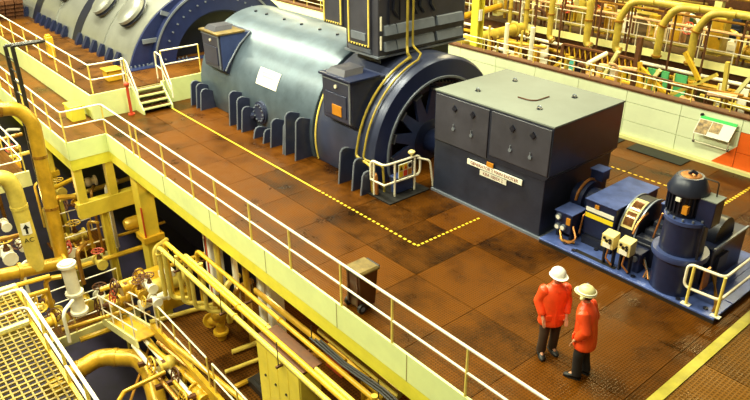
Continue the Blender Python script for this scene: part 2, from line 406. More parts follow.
# ---- deck edge: pale fascia plate above a deeper yellow girder
def fascia(n, pts):
    a = MB(); b = MB(); c = MB()
    for p, q in zip(pts[:-1], pts[1:]):
        p, q = V(p), V(q); d = (q-p).normalized(); o = d.cross(V((0,0,1)))
        a.bar(p+V((0,0,-.30)), q+V((0,0,-.30)), .05, .60)
        b.bar(p+o*.012+V((0,0,-.77)), q+o*.012+V((0,0,-.77)), .05, .38)
        c.bar(p+o*.20+V((0,0,-.95)), q+o*.20+V((0,0,-.95)), .26, .04)
    o1 = struct(a.build('trim_%d' % n, 'fascia_yellow', base=(0,0,0)))
    b.build('girder_web', 'girder_yellow', o1); c.build('girder_flange', 'rust_brown', o1)
    return o1
f3 = fascia(3, [(1.2, DE-.03, 0), (-21.16, DE-.03, 0)])
for x in (-19.6, -16.9, -14.2, -11.6, -8.95, -6.9, -4.3, -1.7):   # seams between the fascia plates
    MB().box(x-.008, x+.008, DE-.06, DE-.053, -.60, 0).build('seam', 'joint_dark', f3)
fascia(4, [(-21.13, DE, 0), (-21.13, 5.27, 0)])
fascia(5, [(-21.13, 5.27, 0), (-48, 5.27, 0)])

# ---- far side: cream panelled wall with rail, orange corner
wf = MB().box(-48, 1.5, 18.66, 18.9, -.3, 1.50)
wall_far = struct(wf.build('wall_far', 'joint_dark', base=(0,0,0)))
zs = [0.10, 0.56, 1.14, 1.50]
def wpanel(x0, x1, z0, z1, m, parent):
    k = ('w', round(x1-x0, 3), round(z1-z0, 3), m)
    if k not in _pl:
        g = .008; me = MB().box(g, x1-x0-g, 0, .05, g, z1-z0-g).mesh('wall_panel', smooth=False); me.materials.append(MATS[m]); _pl[k] = me
    return piece('wall_panel', _pl[k], parent, (x0, 18.61, z0))
for k in range(24):
    x0 = -6.83-1.73*k
    for a, b in zip(zs[:-1], zs[1:]): wpanel(x0-1.73, x0, a, b, 'cream_wall', wall_far)
for k in range(4):
    x0 = -6.83+1.73*k
    wpanel(x0, x0+1.73, zs[2], zs[3], 'cream_wall', wall_far)
    for a, b in zip(zs[:-2], zs[1:-1]): wpanel(x0, x0+1.73, a, b, 'orange_paint', wall_far)
# orange wedge left of the orange panels
MB().prism([(-7.42, 18.595, .11), (-6.83, 18.595, .11), (-6.83, 18.595, .72)], (0, .012, 0)).build('orange_wedge', 'orange_paint', wall_far, smooth=False)
struct(MB().box(-48, 1.5, 18.50, 18.62, 0, .10).build('baseboard_far', 'cream_girder', base=(0,0,0)))
struct(MB().box(-48, 1.5, 18.58, 18.92, 1.50, 1.56).build('trim_6', 'rust_brown', base=(0,0,0)))

# ---- open well in front, basement, and the bay beyond the wall
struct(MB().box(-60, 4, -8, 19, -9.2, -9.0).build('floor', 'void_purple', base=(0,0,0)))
struct(MB().box(-60, 6, 18.9, 40, -6.2, -6.0).build('floor', 'concrete_brown', base=(0,0,0)))
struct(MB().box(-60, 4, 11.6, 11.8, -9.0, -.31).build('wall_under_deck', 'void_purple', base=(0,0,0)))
wb = struct(MB().box(-64, 8, 38.3, 38.6, -6, 6).build('wall_back', 'rust_brown', base=(0,0,0)))
struct(MB().box(-62, -61.6, -8, 40, -9, 6).build('wall_end', 'girder_yellow', base=(0,0,0)))

# ================================================================ GENERATOR
def arcX(prof, yc=YA, zc=ZA, zmin=0.0, n=48, mb=None):
    mb = mb or MB(); o = len(mb.v); m = len(prof)
    for i in range(n+1):
        for X, r in prof:
            a0 = math.asin(max(-.999, min(.999, (zmin-zc)/r))); a = a0+(math.pi-2*a0)*i/n
            mb.v.append(V((X, yc-r*math.cos(a), zc+r*math.sin(a))))
    for i in range(n):
        for j in range(m-1): mb.f.append((o+i*m+j, o+(i+1)*m+j, o+(i+1)*m+j+1, o+i*m+j+1))
    return mb
def cp(X, r, ang, yc=YA, zc=ZA): return V((X, yc-r*math.cos(ang), zc+r*math.sin(ang)))   # ang 0 = near side, 90deg = top
gen = thing('generator', 'big blue cylindrical generator casing with silvery sheen behind yellow floor line', 'generator', (-17.2, YA, 0))
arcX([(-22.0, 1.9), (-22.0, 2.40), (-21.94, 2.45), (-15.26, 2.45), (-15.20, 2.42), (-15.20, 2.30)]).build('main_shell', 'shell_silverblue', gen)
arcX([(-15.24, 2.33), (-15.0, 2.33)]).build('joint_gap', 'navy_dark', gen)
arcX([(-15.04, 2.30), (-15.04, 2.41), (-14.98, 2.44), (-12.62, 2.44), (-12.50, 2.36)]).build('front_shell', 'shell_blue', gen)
ring = arcX([(-12.50, 2.36), (-12.50, 1.93)]).build('end_ring', 'blue_ring', gen)
arcX([(-12.50, 1.93), (-12.46, 1.92), (-12.46, 1.87), (-12.75, 1.82)]).build('rim', 'rib_grey', gen)
arcX([(-12.72, 1.86), (-12.78, 1.50)]).build('bolt_flange', 'blue_ring', gen)
arcX([(-12.78, 1.50), (-13.1, 1.45), (-13.1, .25)], n=40).build('fan_opening', 'black_rubber', gen)
bolt = MB().cyl((-.05, 0, 0), (.06, 0, 0), .035, 6).mesh('bolt'); bolt.materials.append(MATS['navy_dark'])
for k in range(46):
    a = math.radians(-12+204*k/45); p = cp(-12.68, 1.74, a)
    if p.z > .05: piece('bolt', bolt, gen, p)
for k in range(9):                                                # fan struts between the dark openings
    a = math.radians(-8+k*24.5); d = V((0, -math.cos(a), math.sin(a))); s = V((0, math.sin(a), math.cos(a)))
    p0 = V((-12.94, YA, ZA))+d*.50; p1 = V((-12.82, YA, ZA))+d*1.56
    if p1.z < .1: continue
    MB().prism([p0-s*.20, p0+s*.20, p1+s*.09, p1-s*.09], (.10, 0, 0)).build('strut', 'blue_bright', gen)
    MB().bar(p1-s*.13+V((.12,0,0)), p1+s*.13+V((.12,0,0)), .10, .05, d).build('strut_pad', 'rib_grey', gen)
MB().revolve([(0, .60), (.22, .60), (.28, .52), (.28, .34), (1.0, .34), (1.0, .30)], (-13.05, YA, ZA+.02), (1,0,0), 32).build('shaft_hub', 'blue_paint', gen)
# yellow seal strip at the casing joint
MB().tube([cp(-14.985, 2.455, math.radians(a)) for a in range(-14, 45, 3)], .028, 6).build('seal_strip', 'rail_yellow', gen)
# gusset fins along the near side
def fin(px, py, h, m='shell_blue'):
    b = az(px, py); X = b.x; y0 = 9.86; P = []
    top = [(y0+.04+.05*min(1, h), h-.10), (y0+.10+.05*h, h-.02), (y0+.20+.05*h, h), (y0+.30+.05*h, h-.03)]
    zs_ = h-.08; yshell = YA-math.sqrt(max(.1, 2.44**2-(min(h, 2)-ZA)**2))+.03
    poly = [(y0, 0)]+top+[(yshell, max(.05, h-.12)), (10.52, 0)]
    f = MB().prism([(X-.03, y, z) for y, z in poly], (.06, 0, 0)).build('fin', m, gen, smooth=False)
    MB().tube([(X, y0-.005, 0)]+[(X, y-.008, z+.004) for y, z in top], .024, 5).build('fin_edge', 'rib_grey', f)
for px, py, h in ((193,105,.85),(198,108,.85),(205,109.5,.72),(229,126,1.12),(237,130,1.05),(243,132,.80),(256,138,.34),(265.5,143,.42),(273,147,.86),(280.5,155,.95),(286,155,1.28),(295,161,1.25),(341,183,.98),(354.5,190,.86),(365,194,.62)):
    fin(px, py, h)
# bolted access port
pc = cp(-17.9, 2.44, math.radians(1)); po = MB().revolve([(0, .0), (0, .36), (.12, .36), (.12, .30), (.17, .30), (.17, .0)], pc+V((0, .05, 0)), (0,-1,0), 24).build('access_port', 'shell_blue', gen)
for k in range(12):
    a = k*math.pi/6; q = pc+V((.26*math.cos(a), -.12, .26*math.sin(a)))
    MB().cyl(q, q+V((0,-.04,0)), .022, 6).build('port_bolt', 'rib_grey', po)
MB().cyl((-18.55, 10.42, .55), (-18.15, 10.16, .50), .06, 10).build('port_nozzle', 'shell_blue', gen)
for k in (0, 1): MB().box(-15.50, -15.30, 10.18, 10.42, .28+.42*k, .40+.42*k).build('yellow_block', 'rail_yellow', gen, bevel=.02)
# lifting eyes on the shell crown
for X in (-21.2, -20.5, -19.4, -18.4, -17.4, -16.5):
    MB().revolve([(0, .06), (.05, .05), (.05, .0)], cp(X, 2.445, math.radians(80)), (0, -.17, .98), 10).build('lifting_plug', 'navy_dark', gen)
# junction boxes hung on the near shoulder of the casing
def shoulder_box(label, X0, X1, extra=True):
    t = thing('junction_box', label, 'junction box', (X0, 10.3, 1.4))
    pol = [(10.26, 1.56), (10.55, 1.36), (10.62, 1.72), (11.45, 2.72), (10.24, 2.72)]
    MB().prism([(X0, y, z) for y, z in pol], (X1-X0, 0, 0)).build('box_body', 'shell_blue', t, smooth=False, bevel=.03)
    MB().box(X0-.06, X1+.06, 10.17, 11.20, 2.72, 2.78).build('box_lid', 'bin_lid' if not extra else 'blue_paint', t, bevel=.01)
    MB().prism([(X0+.1, 10.30, 2.78), (X1-.35, 10.30, 2.78), (X1-.45, 10.42, 2.92), (X0+.2, 10.42, 2.92)], (0, .62, 0)).build('lid_cap', 'enclosure_grey', t)
    MB().bar((X0+.03, 10.22, 2.66), (X1-.03, 10.22, 2.66), .03, .03).build('lid_strip', 'rib_grey', t)
    MB().bar((X1-.03, 10.22, 1.62), (X1-.03, 10.22, 2.70), .03, .05).build('corner_strip', 'rib_grey', t)
    MB().cyl((X0+.62, 10.26, 2.50), (X0+.62, 10.20, 2.50), .05, 10).build('round_plug', 'rail_cream', t)
    MB().box(X0+.14, X1-.20, 10.225, 10.27, 1.70, 2.30).build('box_door', 'shell_blue', t, bevel=.01)
    if extra: MB().box(X0+.46, X0+.86, 10.205, 10.24, 1.72, 2.00).build('orange_plate', 'tag_orange', t)
    else:
        MB().tube([(X1+.03, 10.35, 1.55), (X1+.04, 10.55, 1.85), (X1+.04, 10.95, 2.35), (X1+.03, 11.40, 2.70)], .03, 6).build('side_gusset_edge', 'rib_grey', t)
        MB().prism([(X1, 10.28, 1.56), (X1, 10.95, 2.30), (X1, 11.42, 2.71), (X1, 10.28, 2.71)], (.03, 0, 0)).build('side_plate', 'blue_bright', t)
shoulder_box('blue junction box with orange plate on the generator front casing', -14.40, -13.16)
shoulder_box('blue-grey junction box at the stair end of the silvery generator shell', -21.22, -20.02, False)
# white notice plate on the shell
nt = thing('notice_plate', 'blank-looking white notice plate stuck on the generator shell', 'sign', cp(-17.75, 2.47, math.radians(24)))
a1, a2 = math.radians(20.5), math.radians(33)
def curved(X0, X1, b1, b2, r, th=.015, n=5):
    mb = MB(); R0 = []
    for i in range(n+1):
        a = b1+(b2-b1)*i/n
        R0.append([cp(X0, r, a), cp(X1, r, a), cp(X1, r+th, a), cp(X0, r+th, a)])
    return mb.loft(R0)
curved(-18.36, -17.2, a1, a2, 2.455).build('plate', 'white_sign', nt)
for b, x0, x1 in ((30, -18.2, -17.4), (27.5, -18.1, -17.5)):
    curved(x0, x1, math.radians(b-.7), math.radians(b+.7), 2.471, .003, 2).build('faded_line', 'sign_cream_text', nt)

# ---- terminal / cooler box standing on the casing
tb = thing('terminal_box', 'tall dark blue terminal enclosure standing on top of the generator', 'enclosure', (-14.5, 13.0, 3.0))
MB().box(-14.75, -13.75, 11.75, 14.35, 2.6, 3.12).box(-15.7, -14.75, 12.3, 14.3, 2.9, 3.66).build('pedestal', 'navy_dark', tb)
MB().box(-14.82, -13.46, 11.42, 14.66, 3.12, 7.4).box(-15.84, -14.82, 11.42, 14.66, 3.66, 7.4).build('enclosure_body', 'enclosure_grey', tb, bevel=.02)
MB().box(-14.86, -13.42, 11.38, 14.70, 3.08, 3.13).build('bottom_lip', 'rib_grey', tb)
for x0, x1, z0 in ((-15.76, -14.90, 3.70), (-14.66, -13.72, 3.30)):   # near-side doors with yellow bolt seals
    d = MB().box(x0, x1, 11.36, 11.43, z0, 6.9).build('side_door', 'enclosure_grey', tb, bevel=.01)
    fr = MB()
    for a, b in (((x0+.05, z0+.05), (x1-.05, z0+.05)), ((x0+.05, z0+.05), (x0+.05, 6.8)), ((x1-.05, z0+.05), (x1-.05, 6.8))):
        fr.bar((a[0], 11.35, a[1]), (b[0], 11.35, b[1]), .03, .045)
    fr.build('door_seal', 'rail_yellow', d)
    for k in range(7): MB().cyl((x0+.12+(x1-x0-.24)*k/6, 11.36, z0+.05), (x0+.12+(x1-x0-.24)*k/6, 11.32, z0+.05), .028, 6).build('seal_bolt', 'navy_dark', d)
MB().box(-14.50, -13.90, 11.33, 11.37, 3.48, 3.68).build('door_plate', 'rib_grey', tb)
MB().prism([(-14.66, 11.38, 3.16), (-13.72, 11.38, 3.16), (-13.72, 11.34, 3.28), (-14.66, 11.34, 3.28)], (0, .05, 0)).build('side_louvre', 'rib_grey', tb)
for z in (3.24, 3.66):                                             # louvres on the face towards the exciter
    for y0, y1 in ((11.60, 11.98), (12.02, 13.38), (13.50, 14.52)):
        MB().prism([(-13.46, y0, z), (-13.34, y0, z+.02), (-13.40, y0, z+.24), (-13.46, y0, z+.26)], (0, y1-y0, 0)).build('louvre', 'rib_grey', tb, smooth=False)
for z in (3.3, 3.8, 4.6): MB().cyl((-13.45, 11.50, z), (-13.45, 11.50, z+.36), .03, 8).build('hinge', 'rail_cream', tb)
for y in (12.15, 12.4): MB().bar((-13.44, y, 4.0), (-13.44, y, 7.3), .04, .03).build('seam_strip', 'navy_dark', tb)
MB().tube(fillet([(-13.42, 11.75, 3.95), (-13.42, 11.75, 4.75), (-13.42, 13.6, 4.95)], .15), .03, 6).build('cable_run', 'navy_dark', tb)
for y in (12.0, 12.7, 12.95, 13.35): MB().tube([(-13.42, y, 4.9), (-13.42, y-.1, 4.3), (-13.42, y+.05, 4.1)], .045, 6).build('cable_drop', 'navy_dark', tb)
# two yellow conduits dropping from the box over the ring
for lab, X, yv, off in (('yellow conduit pipe curving round the generator ring, nearest the exciter', -12.72, 12.42, 0), ('yellow conduit pipe curving round the generator ring, behind its twin', -13.02, 12.22, 1)):
    pts = [V((-13.22, yv, 7.3)), V((-13.22, yv, 3.32))]
    arc = [cp(X, 2.53, math.radians(a)) for a in range(80, 5, -5)]
    end = [V((X, 10.27, .86)), V((X+.25, 10.20, .80))] if off else [V((X, 10.27, .90)), V((X+.30, 10.26, .86))]
    path = fillet(pts+[V((X-.05, yv-.12, 3.2))], .12)+arc[1:]
    lastx = -12.30 if off else -12.12; ly = 10.18 if off else 10.42
    path += fillet([arc[-1], V((X, 10.26, .78)), V((lastx, ly, .74)), V((lastx+.06, ly, .02))], .10)[1:]
    tag(MB().tube(path, .036 if off else .030, 8).build('conduit', 'pipe_olive'), lab, 'conduit')

# ---- low pressure turbine casings behind
ZL, RL = -0.55, 4.03
def lp(label, X0, X1, ends, hatches):
    t = thing('turbine_casing', label, 'turbine', ((X0+X1)/2, YA, .8))
    arcX([(X0, RL-.25), (X0, RL), (X1, RL), (X1, RL-.12)], YA, ZL, .8, 44).build('shell', 'lp_silver', t)
    xm = (X0+X1)/2-.1
    for X in (xm,): arcX([(X-.05, RL), (X-.05, RL+.05), (X+.05, RL+.05), (X+.05, RL)], YA, ZL, .8, 44).build('seam_band', 'lp_silver', t)
    g = MB().prism([(0, 0, 0), (0, .30, 0), (0, .32, .44), (0, .24, .46), (0, .02, .10)], (.26, 0, 0)).mesh('gusset', smooth=False); g.materials.append(MATS['blue_paint'])
    n = int((X1-X0)/.8)
    for k in range(n): piece('gusset', g, t, (X0+.15+(X1-X0-.3)*k/n, 8.78, .8))
    for (X, ang) in hatches:
        d = V((0, -math.cos(ang), math.sin(ang))); c = cp(X, RL-.1, ang, YA, ZL)
        h = MB().revolve([(0, .56), (.28, .56), (.28, .66), (.40, .66), (.40, .56), (.46, .46), (.46, .0)], c, d, 28).build('hatch_cover', 'lp_silver', t)
        MB().revolve([(.12, .57), (.20, .69), (.26, .57)], c, d, 28).build('hatch_gasket', 'navy_dark', h)
    return t
A = math.radians(48)
lp('nearest silver turbine casing with two round hatches and blue end ring', -30.5, -25.1, 1, ((-26.5, A), (-29.2, A)))
lp('middle silver turbine casing between two blue bands', -36.2, -31.3, 0, ((-33.8, A),))
lp('farthest silver turbine casing at the top left corner', -42.5, -37.1, 0, ())
def lpblue(label, X0, X1, r):
    t = arcX([(X0, r), (X1, r)], YA, ZL, .8, 40).build('casing_band', 'navy_dark'); return tag(t, label, 'casing band')
lpblue('dark blue band between the two nearer silver casings', -31.3, -30.5, RL+.02)
lpblue('dark blue band ahead of the farthest silver casing', -37.1, -36.2, RL+.02)
er = thing('turbine_end_ring', 'dark blue bolted end ring of the turbine behind the stairs', 'turbine', (-25.0, YA, .8))
arcX([(-25.1, RL-.02), (-25.0, RL-.02), (-25.0, 2.95)], YA, ZL, .8, 44).build('end_plate', 'blue_ring', er)
n = 44; mb = MB()                                                   # inner ring is centred on the shaft
mb = arcX([(-25.0, 2.95), (-24.80, 2.92), (-24.80, 2.06), (-25.6, 2.0)], YA, .45, .8, 44); mb.build('inner_ring', 'blue_ring', er)
arcX([(-24.79, 2.94), (-24.76, 2.94), (-24.76, 2.87), (-24.79, 2.87)], YA, .45, .8, 44).build('ring_edge', 'rib_grey', er)
arcX([(-25.5, 2.05), (-25.5, .40)], YA, .45, .8, 40).build('ring_recess', 'navy_dark', er)
for a in (12, 32, 52, 74, 100, 125, 150):
    a = math.radians(a); d = V((0, -math.cos(a), math.sin(a)))
    p0 = V((-24.93, YA, .2))+d*2.9; p1 = V((-24.93, YA, ZL+.3))+d*3.75
    if p0.z < .85: p0.z = .85
    MB().bar(p0, p1, .16, .07, (1,0,0)).build('radial_rib', 'rib_grey', er)
for k in range(22):
    a = math.radians(4+172*k/21); p = cp(-24.80, 2.5, a, YA, .45)
    if p.z > .9: MB().cyl(p, p+V((.06,0,0)), .035, 6).build('ring_bolt', 'rib_grey', er)
for k in range(16):
    y = 8.9+.16*k; MB().cyl((-24.95, y, .82), (-24.95, y, .90), .035, 6).build('foot_bolt', 'rib_grey', er)
tag(MB().box(-25.0, -24.6, 8.7, 16.9, .8, .83).build('bolted_sole_plate', 'blue_ring'), 'blue sole plate bolted to the raised floor below the turbine end ring', 'base plate')
tag(arcX([(-24.7, .5), (-24.7, .85), (-22.75, .85), (-22.75, .5)], YA, .55, .8, 28).build('rotor_cover', 'navy_dark'), 'dark round shaft cover between turbine ring and generator', 'shaft cover')
# top-left timber stack and lamp-lit box on the raised floor
ts = thing('timber_stack', 'dark brown stack of boards beside the farthest turbine casing', 'timber', (-39, 8.3, .8))
for k in range(5):
    for j in range(3): MB().box(-44+.1*j, -37.5+.12*k, 7.5+.42*j, 7.88+.42*j, .8+.2*k, .98+.2*k).build('board', 'rust_brown', ts)
tag(MB().box(-28.9, -28.6, 7.25, 7.5, .8, 1.62).box(-28.86, -28.64, 7.29, 7.46, 1.62, 1.7).build('control_post', 'machine_yellow', bevel=.02), 'small yellow control post behind the railing on the raised floor', 'control post')
tag(MB().box(-24.4, -23.9, 7.8, 8.3, .8, 1.15).box(-24.45, -23.85, 7.75, 8.35, 1.15, 1.2).build('crate', 'machine_yellow', bevel=.02), 'low yellow crate on the raised floor near the stairs', 'crate')
tag(MB().box(-23.5, -22.85, 6.05, 6.5, 0, .48).box(-23.53, -22.82, 6.02, 6.53, .48, .52).build('crate', 'girder_yellow', bevel=.02), 'bright yellow crate on the walkway beside the corner railing', 'crate')

# ---- stairs up to the raised floor
st = thing('steps', 'short flight of pale yellow steps up to the raised turbine floor', 'stairs', (-22.2, 8.7, 0))
for k in range(4):
    MB().box(-22.17-.16*(k+1), -22.05-.16*k, 8.22, 9.18, .185*(k+1)-.04, .185*(k+1)).build('tread', 'rust_brown', st); MB().box(-22.09-.16*k, -22.045-.16*k, 8.22, 9.18, .185*(k+1)-.05, .185*(k+1)+.004).build('nosing', 'fascia_yellow', st)
    MB().box(-22.20-.16*(k+1), -22.17-.16*(k+1)+.02, 8.22, 9.18, .185*k+.03, .185*(k+1)-.04).build('riser', 'rust_brown', st)
for y in (8.15, 9.18):
    MB().prism([(-22.0, y, 0), (-22.0, y, .14), (-22.70, y, .84), (-22.70, y, 0)], (0, .05, 0)).build('stringer', 'fascia_yellow', st, smooth=False)
# stair rails and raised floor railings
railing('cream railing along the raised floor edge and round to the steps', [(-47, 6.86, .8), (-22.8, 6.86, .8), (-22.8, 8.05, .8)], 1.0, 1.9, .026)
def stair_rail(label, y):
    t = thing('stair_rail', label, 'railing', (-22.1, y, 0))
    MB().tube(fillet([(-22.1, y, .35), (-22.12, y, .80), (-22.72, y, 1.72), (-23.2, y, 1.78), (-23.2, y, .8)], .12), .026, 7).build('top_rail', 'rail_cream', t)
    MB().tube(fillet([(-22.2, y, .62), (-22.72, y, 1.22), (-23.2, y, 1.28)], .1), .022, 7).build('mid_rail', 'rail_cream', t)
    MB().cyl((-22.72, y, .8), (-22.72, y, 1.72), .024, 7).build('post', 'rail_cream', t)
stair_rail('cream stair rail on the railing side of the steps', 8.10); stair_rail('cream stair rail on the generator side of the steps', 9.32)
railing('short cream railing behind the generator end on the raised floor', [(-23.0, 9.45, .8), (-23.0, 10.9, .8)], 1.0, 1.0, .026)
tag(MB().cyl((-22.35, 7.86, 0), (-22.35, 7.86, 1.02), .05, 10).sphere((-22.35, 7.86, 1.06), .09, 10).cyl((-22.35, 7.86, 0), (-22.35, 7.86, .04), .12, 12).build('standpipe', 'red_steel'), 'red standpipe on the deck left of the steps', 'standpipe')

# ---- long deck railing along the near edge
ky = lambda x: 158.3+.7288*(x-140)
posts = [az(x, ky(x)) for x in (140, 165.5, 194, 218, 252, 291.5, 342, 392.5, 465.5)]
posts = [V((p.x, DE-.03, 0)) for p in posts]; posts += [V((-3.4, DE-.03, 0)), V((-1.6, DE-.03, 0)), V((-18.9, DE-.03, 0)), V((-21.1, DE-.03, 0))]
railing('long cream railing along the near edge of the operating deck', [(.6, DE-.03, 0), (-21.13, DE-.03, 0), (-21.13, 5.27, 0), (-30, 5.27, 0)], .98, 1.6, .026, posts=posts+[V((-21.13, 5.27, 0))]+[V((-21.13-1.5*k, 5.27, 0)) for k in range(1, 6)])

# ================================================================ MAIN EXCITER HOUSING
ex = thing('exciter_housing', 'large blue-grey exciter housing with pale sheen painted on its top and two lettered labels', 'machine housing', (-9.6, 12.8, 0))
EX0, EX1, EY0, EY1 = -11.38, -7.85, 11.50, 14.16
MB().box(EX0-.03, EX1+.02, EY0-.03, EY1, 0, .06).build('base_plate', 'rib_grey', ex)
MB().box(EX0, EX1-.10, EY0+.02, EY1-.06, .06, 1.44).build('lower_body', 'cabinet_bluegrey', ex, bevel=.015)
up = MB().prism([(EX0, EY0, 1.44), (EX1-.10, EY0, 1.44), (EX1, EY0, 1.58), (EX1, EY0, 2.70), (EX0, EY0, 2.70)], (0, EY1-EY0, 0)).build('upper_body', 'cabinet_bluegrey', ex, smooth=False, bevel=.012)
MB().box(EX0-.012, EX1+.012, EY0-.012, EY1+.012, 2.70, 2.745).build('top_cover', 'lid_sheen_grey', ex, bevel=.01)
for x0, x1, z0 in ((EX0+.05, -9.62, 1.46), (-9.54, EX1-.03, 1.58)):
    d = MB().box(x0, x1, EY0-.03, EY0+.005, z0, 2.66).build('front_door', 'enclosure_grey', ex, bevel=.012)
    for fx in (.38, .72):
        xx = x0+(x1-x0)*fx; zz = 2.42
        MB().obox((xx, EY0-.045, zz), (.035, 0, .045), (0, .02, 0), (-.04, 0, .04)).build('latch', 'navy_dark', d)
        MB().cyl((xx-.02, EY0-.03, zz-.52), (xx-.02, EY0-.06, zz-.52), .045, 10).build('lock', 'rib_grey', d)
        MB().bar((xx-.02, EY0-.05, zz-.47), (xx-.02, EY0-.05, zz-.40), .02, .02).build('lock_tab', 'rib_grey', d)
for px, py in ((515, 81), (539.5, 109), (574.5, 97.5), (478, 91)):
    p = az(px, py, 2.745)
    if not (EX0 < p.x < EX1 and EY0 < p.y < EY1): continue
    e = MB().cyl(p, p+V((0,0,.02)), .07, 10).build('lifting_eye', 'navy_dark', ex)
    MB().tube([p+V((.05*math.cos(i*math.pi/6), 0, .03+.045*math.sin(i*math.pi/6))) for i in range(7)], .014, 5).build('eye_loop', 'rib_grey', e)
hp = [az(518, 97, 2.76), az(534, 101.5, 2.76), az(549, 96.5, 2.76)]
MB().tube(fillet(hp, .2), .018, 6).build('lid_handle', 'rust_brown', ex)
l1 = MB().box(-10.19, -8.52, EY0-.038, EY0-.012, 1.155, 1.285).build('name_label', 'white_sign', ex, label='white label with dark lettering')
text_part('GENERATOR 2 MAIN EXCITER', .108, (-9.355, EY0-.040, 1.22), (1,0,0), (0,0,1), 'sign_text', l1)
l2 = MB().box(-9.80, -8.98, EY0-.008, EY0+.012, .985, 1.115).build('code_label', 'white_sign', ex, label='smaller white label with dark lettering')
text_part('KRA 1003X 2', .108, (-9.39, EY0-.010, 1.05), (1,0,0), (0,0,1), 'sign_text', l2)
MB().box(-9.58, -9.38, EY0-.044, EY0-.014, 1.29, 1.40).build('orange_tag', 'tag_orange', ex)

# ================================================================ SKID WITH PILOT EXCITER AND PUMP
SZ = .12
sk = thing('skid', 'blue steel skid plate, light painted into its top, carrying the pump set', 'base plate', (-5.8, 12.8, 0))
MB().box(-7.84, -3.84, 11.40, 14.30, 0, .075).build('skid_frame', 'black_steel', sk)
MB().box(-7.84, -3.84, 11.40, 14.30, .075, SZ).build('skid_top', 'lit_top_blue', sk, bevel=.01)
MB().box(-7.0, -6.0, 11.50, 11.62, SZ, SZ+.003).build('access_slot', 'black_steel', sk)
for k in range(4): MB().box(-4.55+.19*k, -4.40+.19*k, 12.15, 14.1, SZ, SZ+.012).build('tread_panel', 'lit_top_blue', sk)
for x, y in ((-7.3, 11.62), (-6.7, 11.9), (-7.0, 11.5), (-4.1, 11.6), (-4.6, 11.5), (-5.6, 11.55)):
    MB().cyl((x, y, SZ), (x, y, SZ+.03), .05, 6).build('holding_bolt', 'navy_dark', sk)
# control post next to the exciter
cb = thing('control_box', 'small dark blue box with gauges tight against the exciter housing', 'control box', (-7.5, 11.9, SZ))
MB().box(-7.70, -7.28, 11.72, 12.22, SZ+.18, .78).build('box_body', 'blue_paint', cb, bevel=.02)
MB().box(-7.72, -7.26, 11.70, 12.24, .78, .80).build('box_top', 'lit_top_blue', cb)
for x, z in ((-7.60, .66), (-7.46, .44), (-7.60, .42)):
    g = MB().cyl((x, 11.73, z), (x, 11.66, z), .07, 14).build('gauge', 'rib_grey', cb); MB().cyl((x, 11.665, z), (x, 11.655, z), .05, 12).build('gauge_face', 'white_sign', g)
MB().box(-7.40, -7.30, 11.69, 11.73, .54, .70).build('orange_tag', 'tag_orange', cb)
for x in (-7.66, -7.32): MB().box(x-.03, x+.03, 11.8, 12.15, SZ, SZ+.2).build('foot', 'navy_dark', cb)
MB().tube(fillet([(-7.28, 11.8, .5), (-7.1, 11.7, .3), (-7.2, 11.62, .17), (-7.5, 11.68, .16)], .08), .025, 6).build('hose', 'copper', cb)
MB().tube(fillet([(-7.55, 11.72, .35), (-7.4, 11.62, .16), (-7.15, 11.75, .16)], .06), .03, 6).build('hose', 'pipe_brown', cb)
# coupling / bearing between exciter and pilot housing
be = thing('bearing_pedestal', 'round blue bearing with brass clamp between exciter housing and pilot exciter', 'bearing', (-7.5, 12.8, SZ))
MB().revolve([(0, .1), (0, .34), (.18, .34), (.18, .42), (.34, .42), (.34, .30), (.60, .30)], (-7.84, 12.75, .78), (1,0,0), 28).build('bearing_housing', 'blue_paint', be)
MB().box(-7.75, -7.2, 12.45, 13.1, SZ, .60).build('pedestal', 'navy_dark', be, bevel=.02)
MB().tube([V((-7.62, 12.75-.45*math.cos(a), .78+.45*math.sin(a))) for a in [math.radians(d) for d in range(10, 121, 10)]], .035, 6).build('brass_clamp', 'copper', be)
MB().box(-7.72, -7.42, 12.95, 13.25, 1.18, 1.42).build('oil_cup', 'blue_paint', be); MB().box(-7.74, -7.40, 12.93, 13.27, 1.42, 1.44).build('cup_lid', 'lit_top_blue', be)
MB().tube(fillet([(-7.3, 12.3, .92), (-7.2, 12.22, .80), (-7.22, 12.05, .70), (-7.2, 11.95, .3)], .06), .022, 6).build('oil_pipe', 'copper', be)
# pilot exciter housing
pe = thing('pilot_exciter', 'boxy blue pilot exciter with white and yellow stripes on its face', 'machine housing', (-6.8, 12.9, SZ))
MB().box(-7.20, -6.46, 12.06, 13.74, .30, 1.13).build('housing', 'blue_paint', pe, bevel=.015)
MB().box(-7.22, -6.44, 12.04, 13.76, 1.13, 1.155).build('housing_top', 'lit_top_blue', pe, bevel=.008)
MB().box(-7.12, -6.40, 11.95, 13.7, SZ, .30).build('plinth', 'navy_dark', pe)
MB().box(-7.17, -6.49, 12.045, 12.065, .88, .97).build('white_stripe', 'white_sign', pe)
MB().box(-7.17, -6.49, 12.043, 12.065, .73, .83).build('yellow_stripe', 'sign_yellow', pe)
MB().box(-6.96, -6.86, 12.03, 12.065, 1.0, 1.08).build('orange_tag', 'tag_orange', pe)
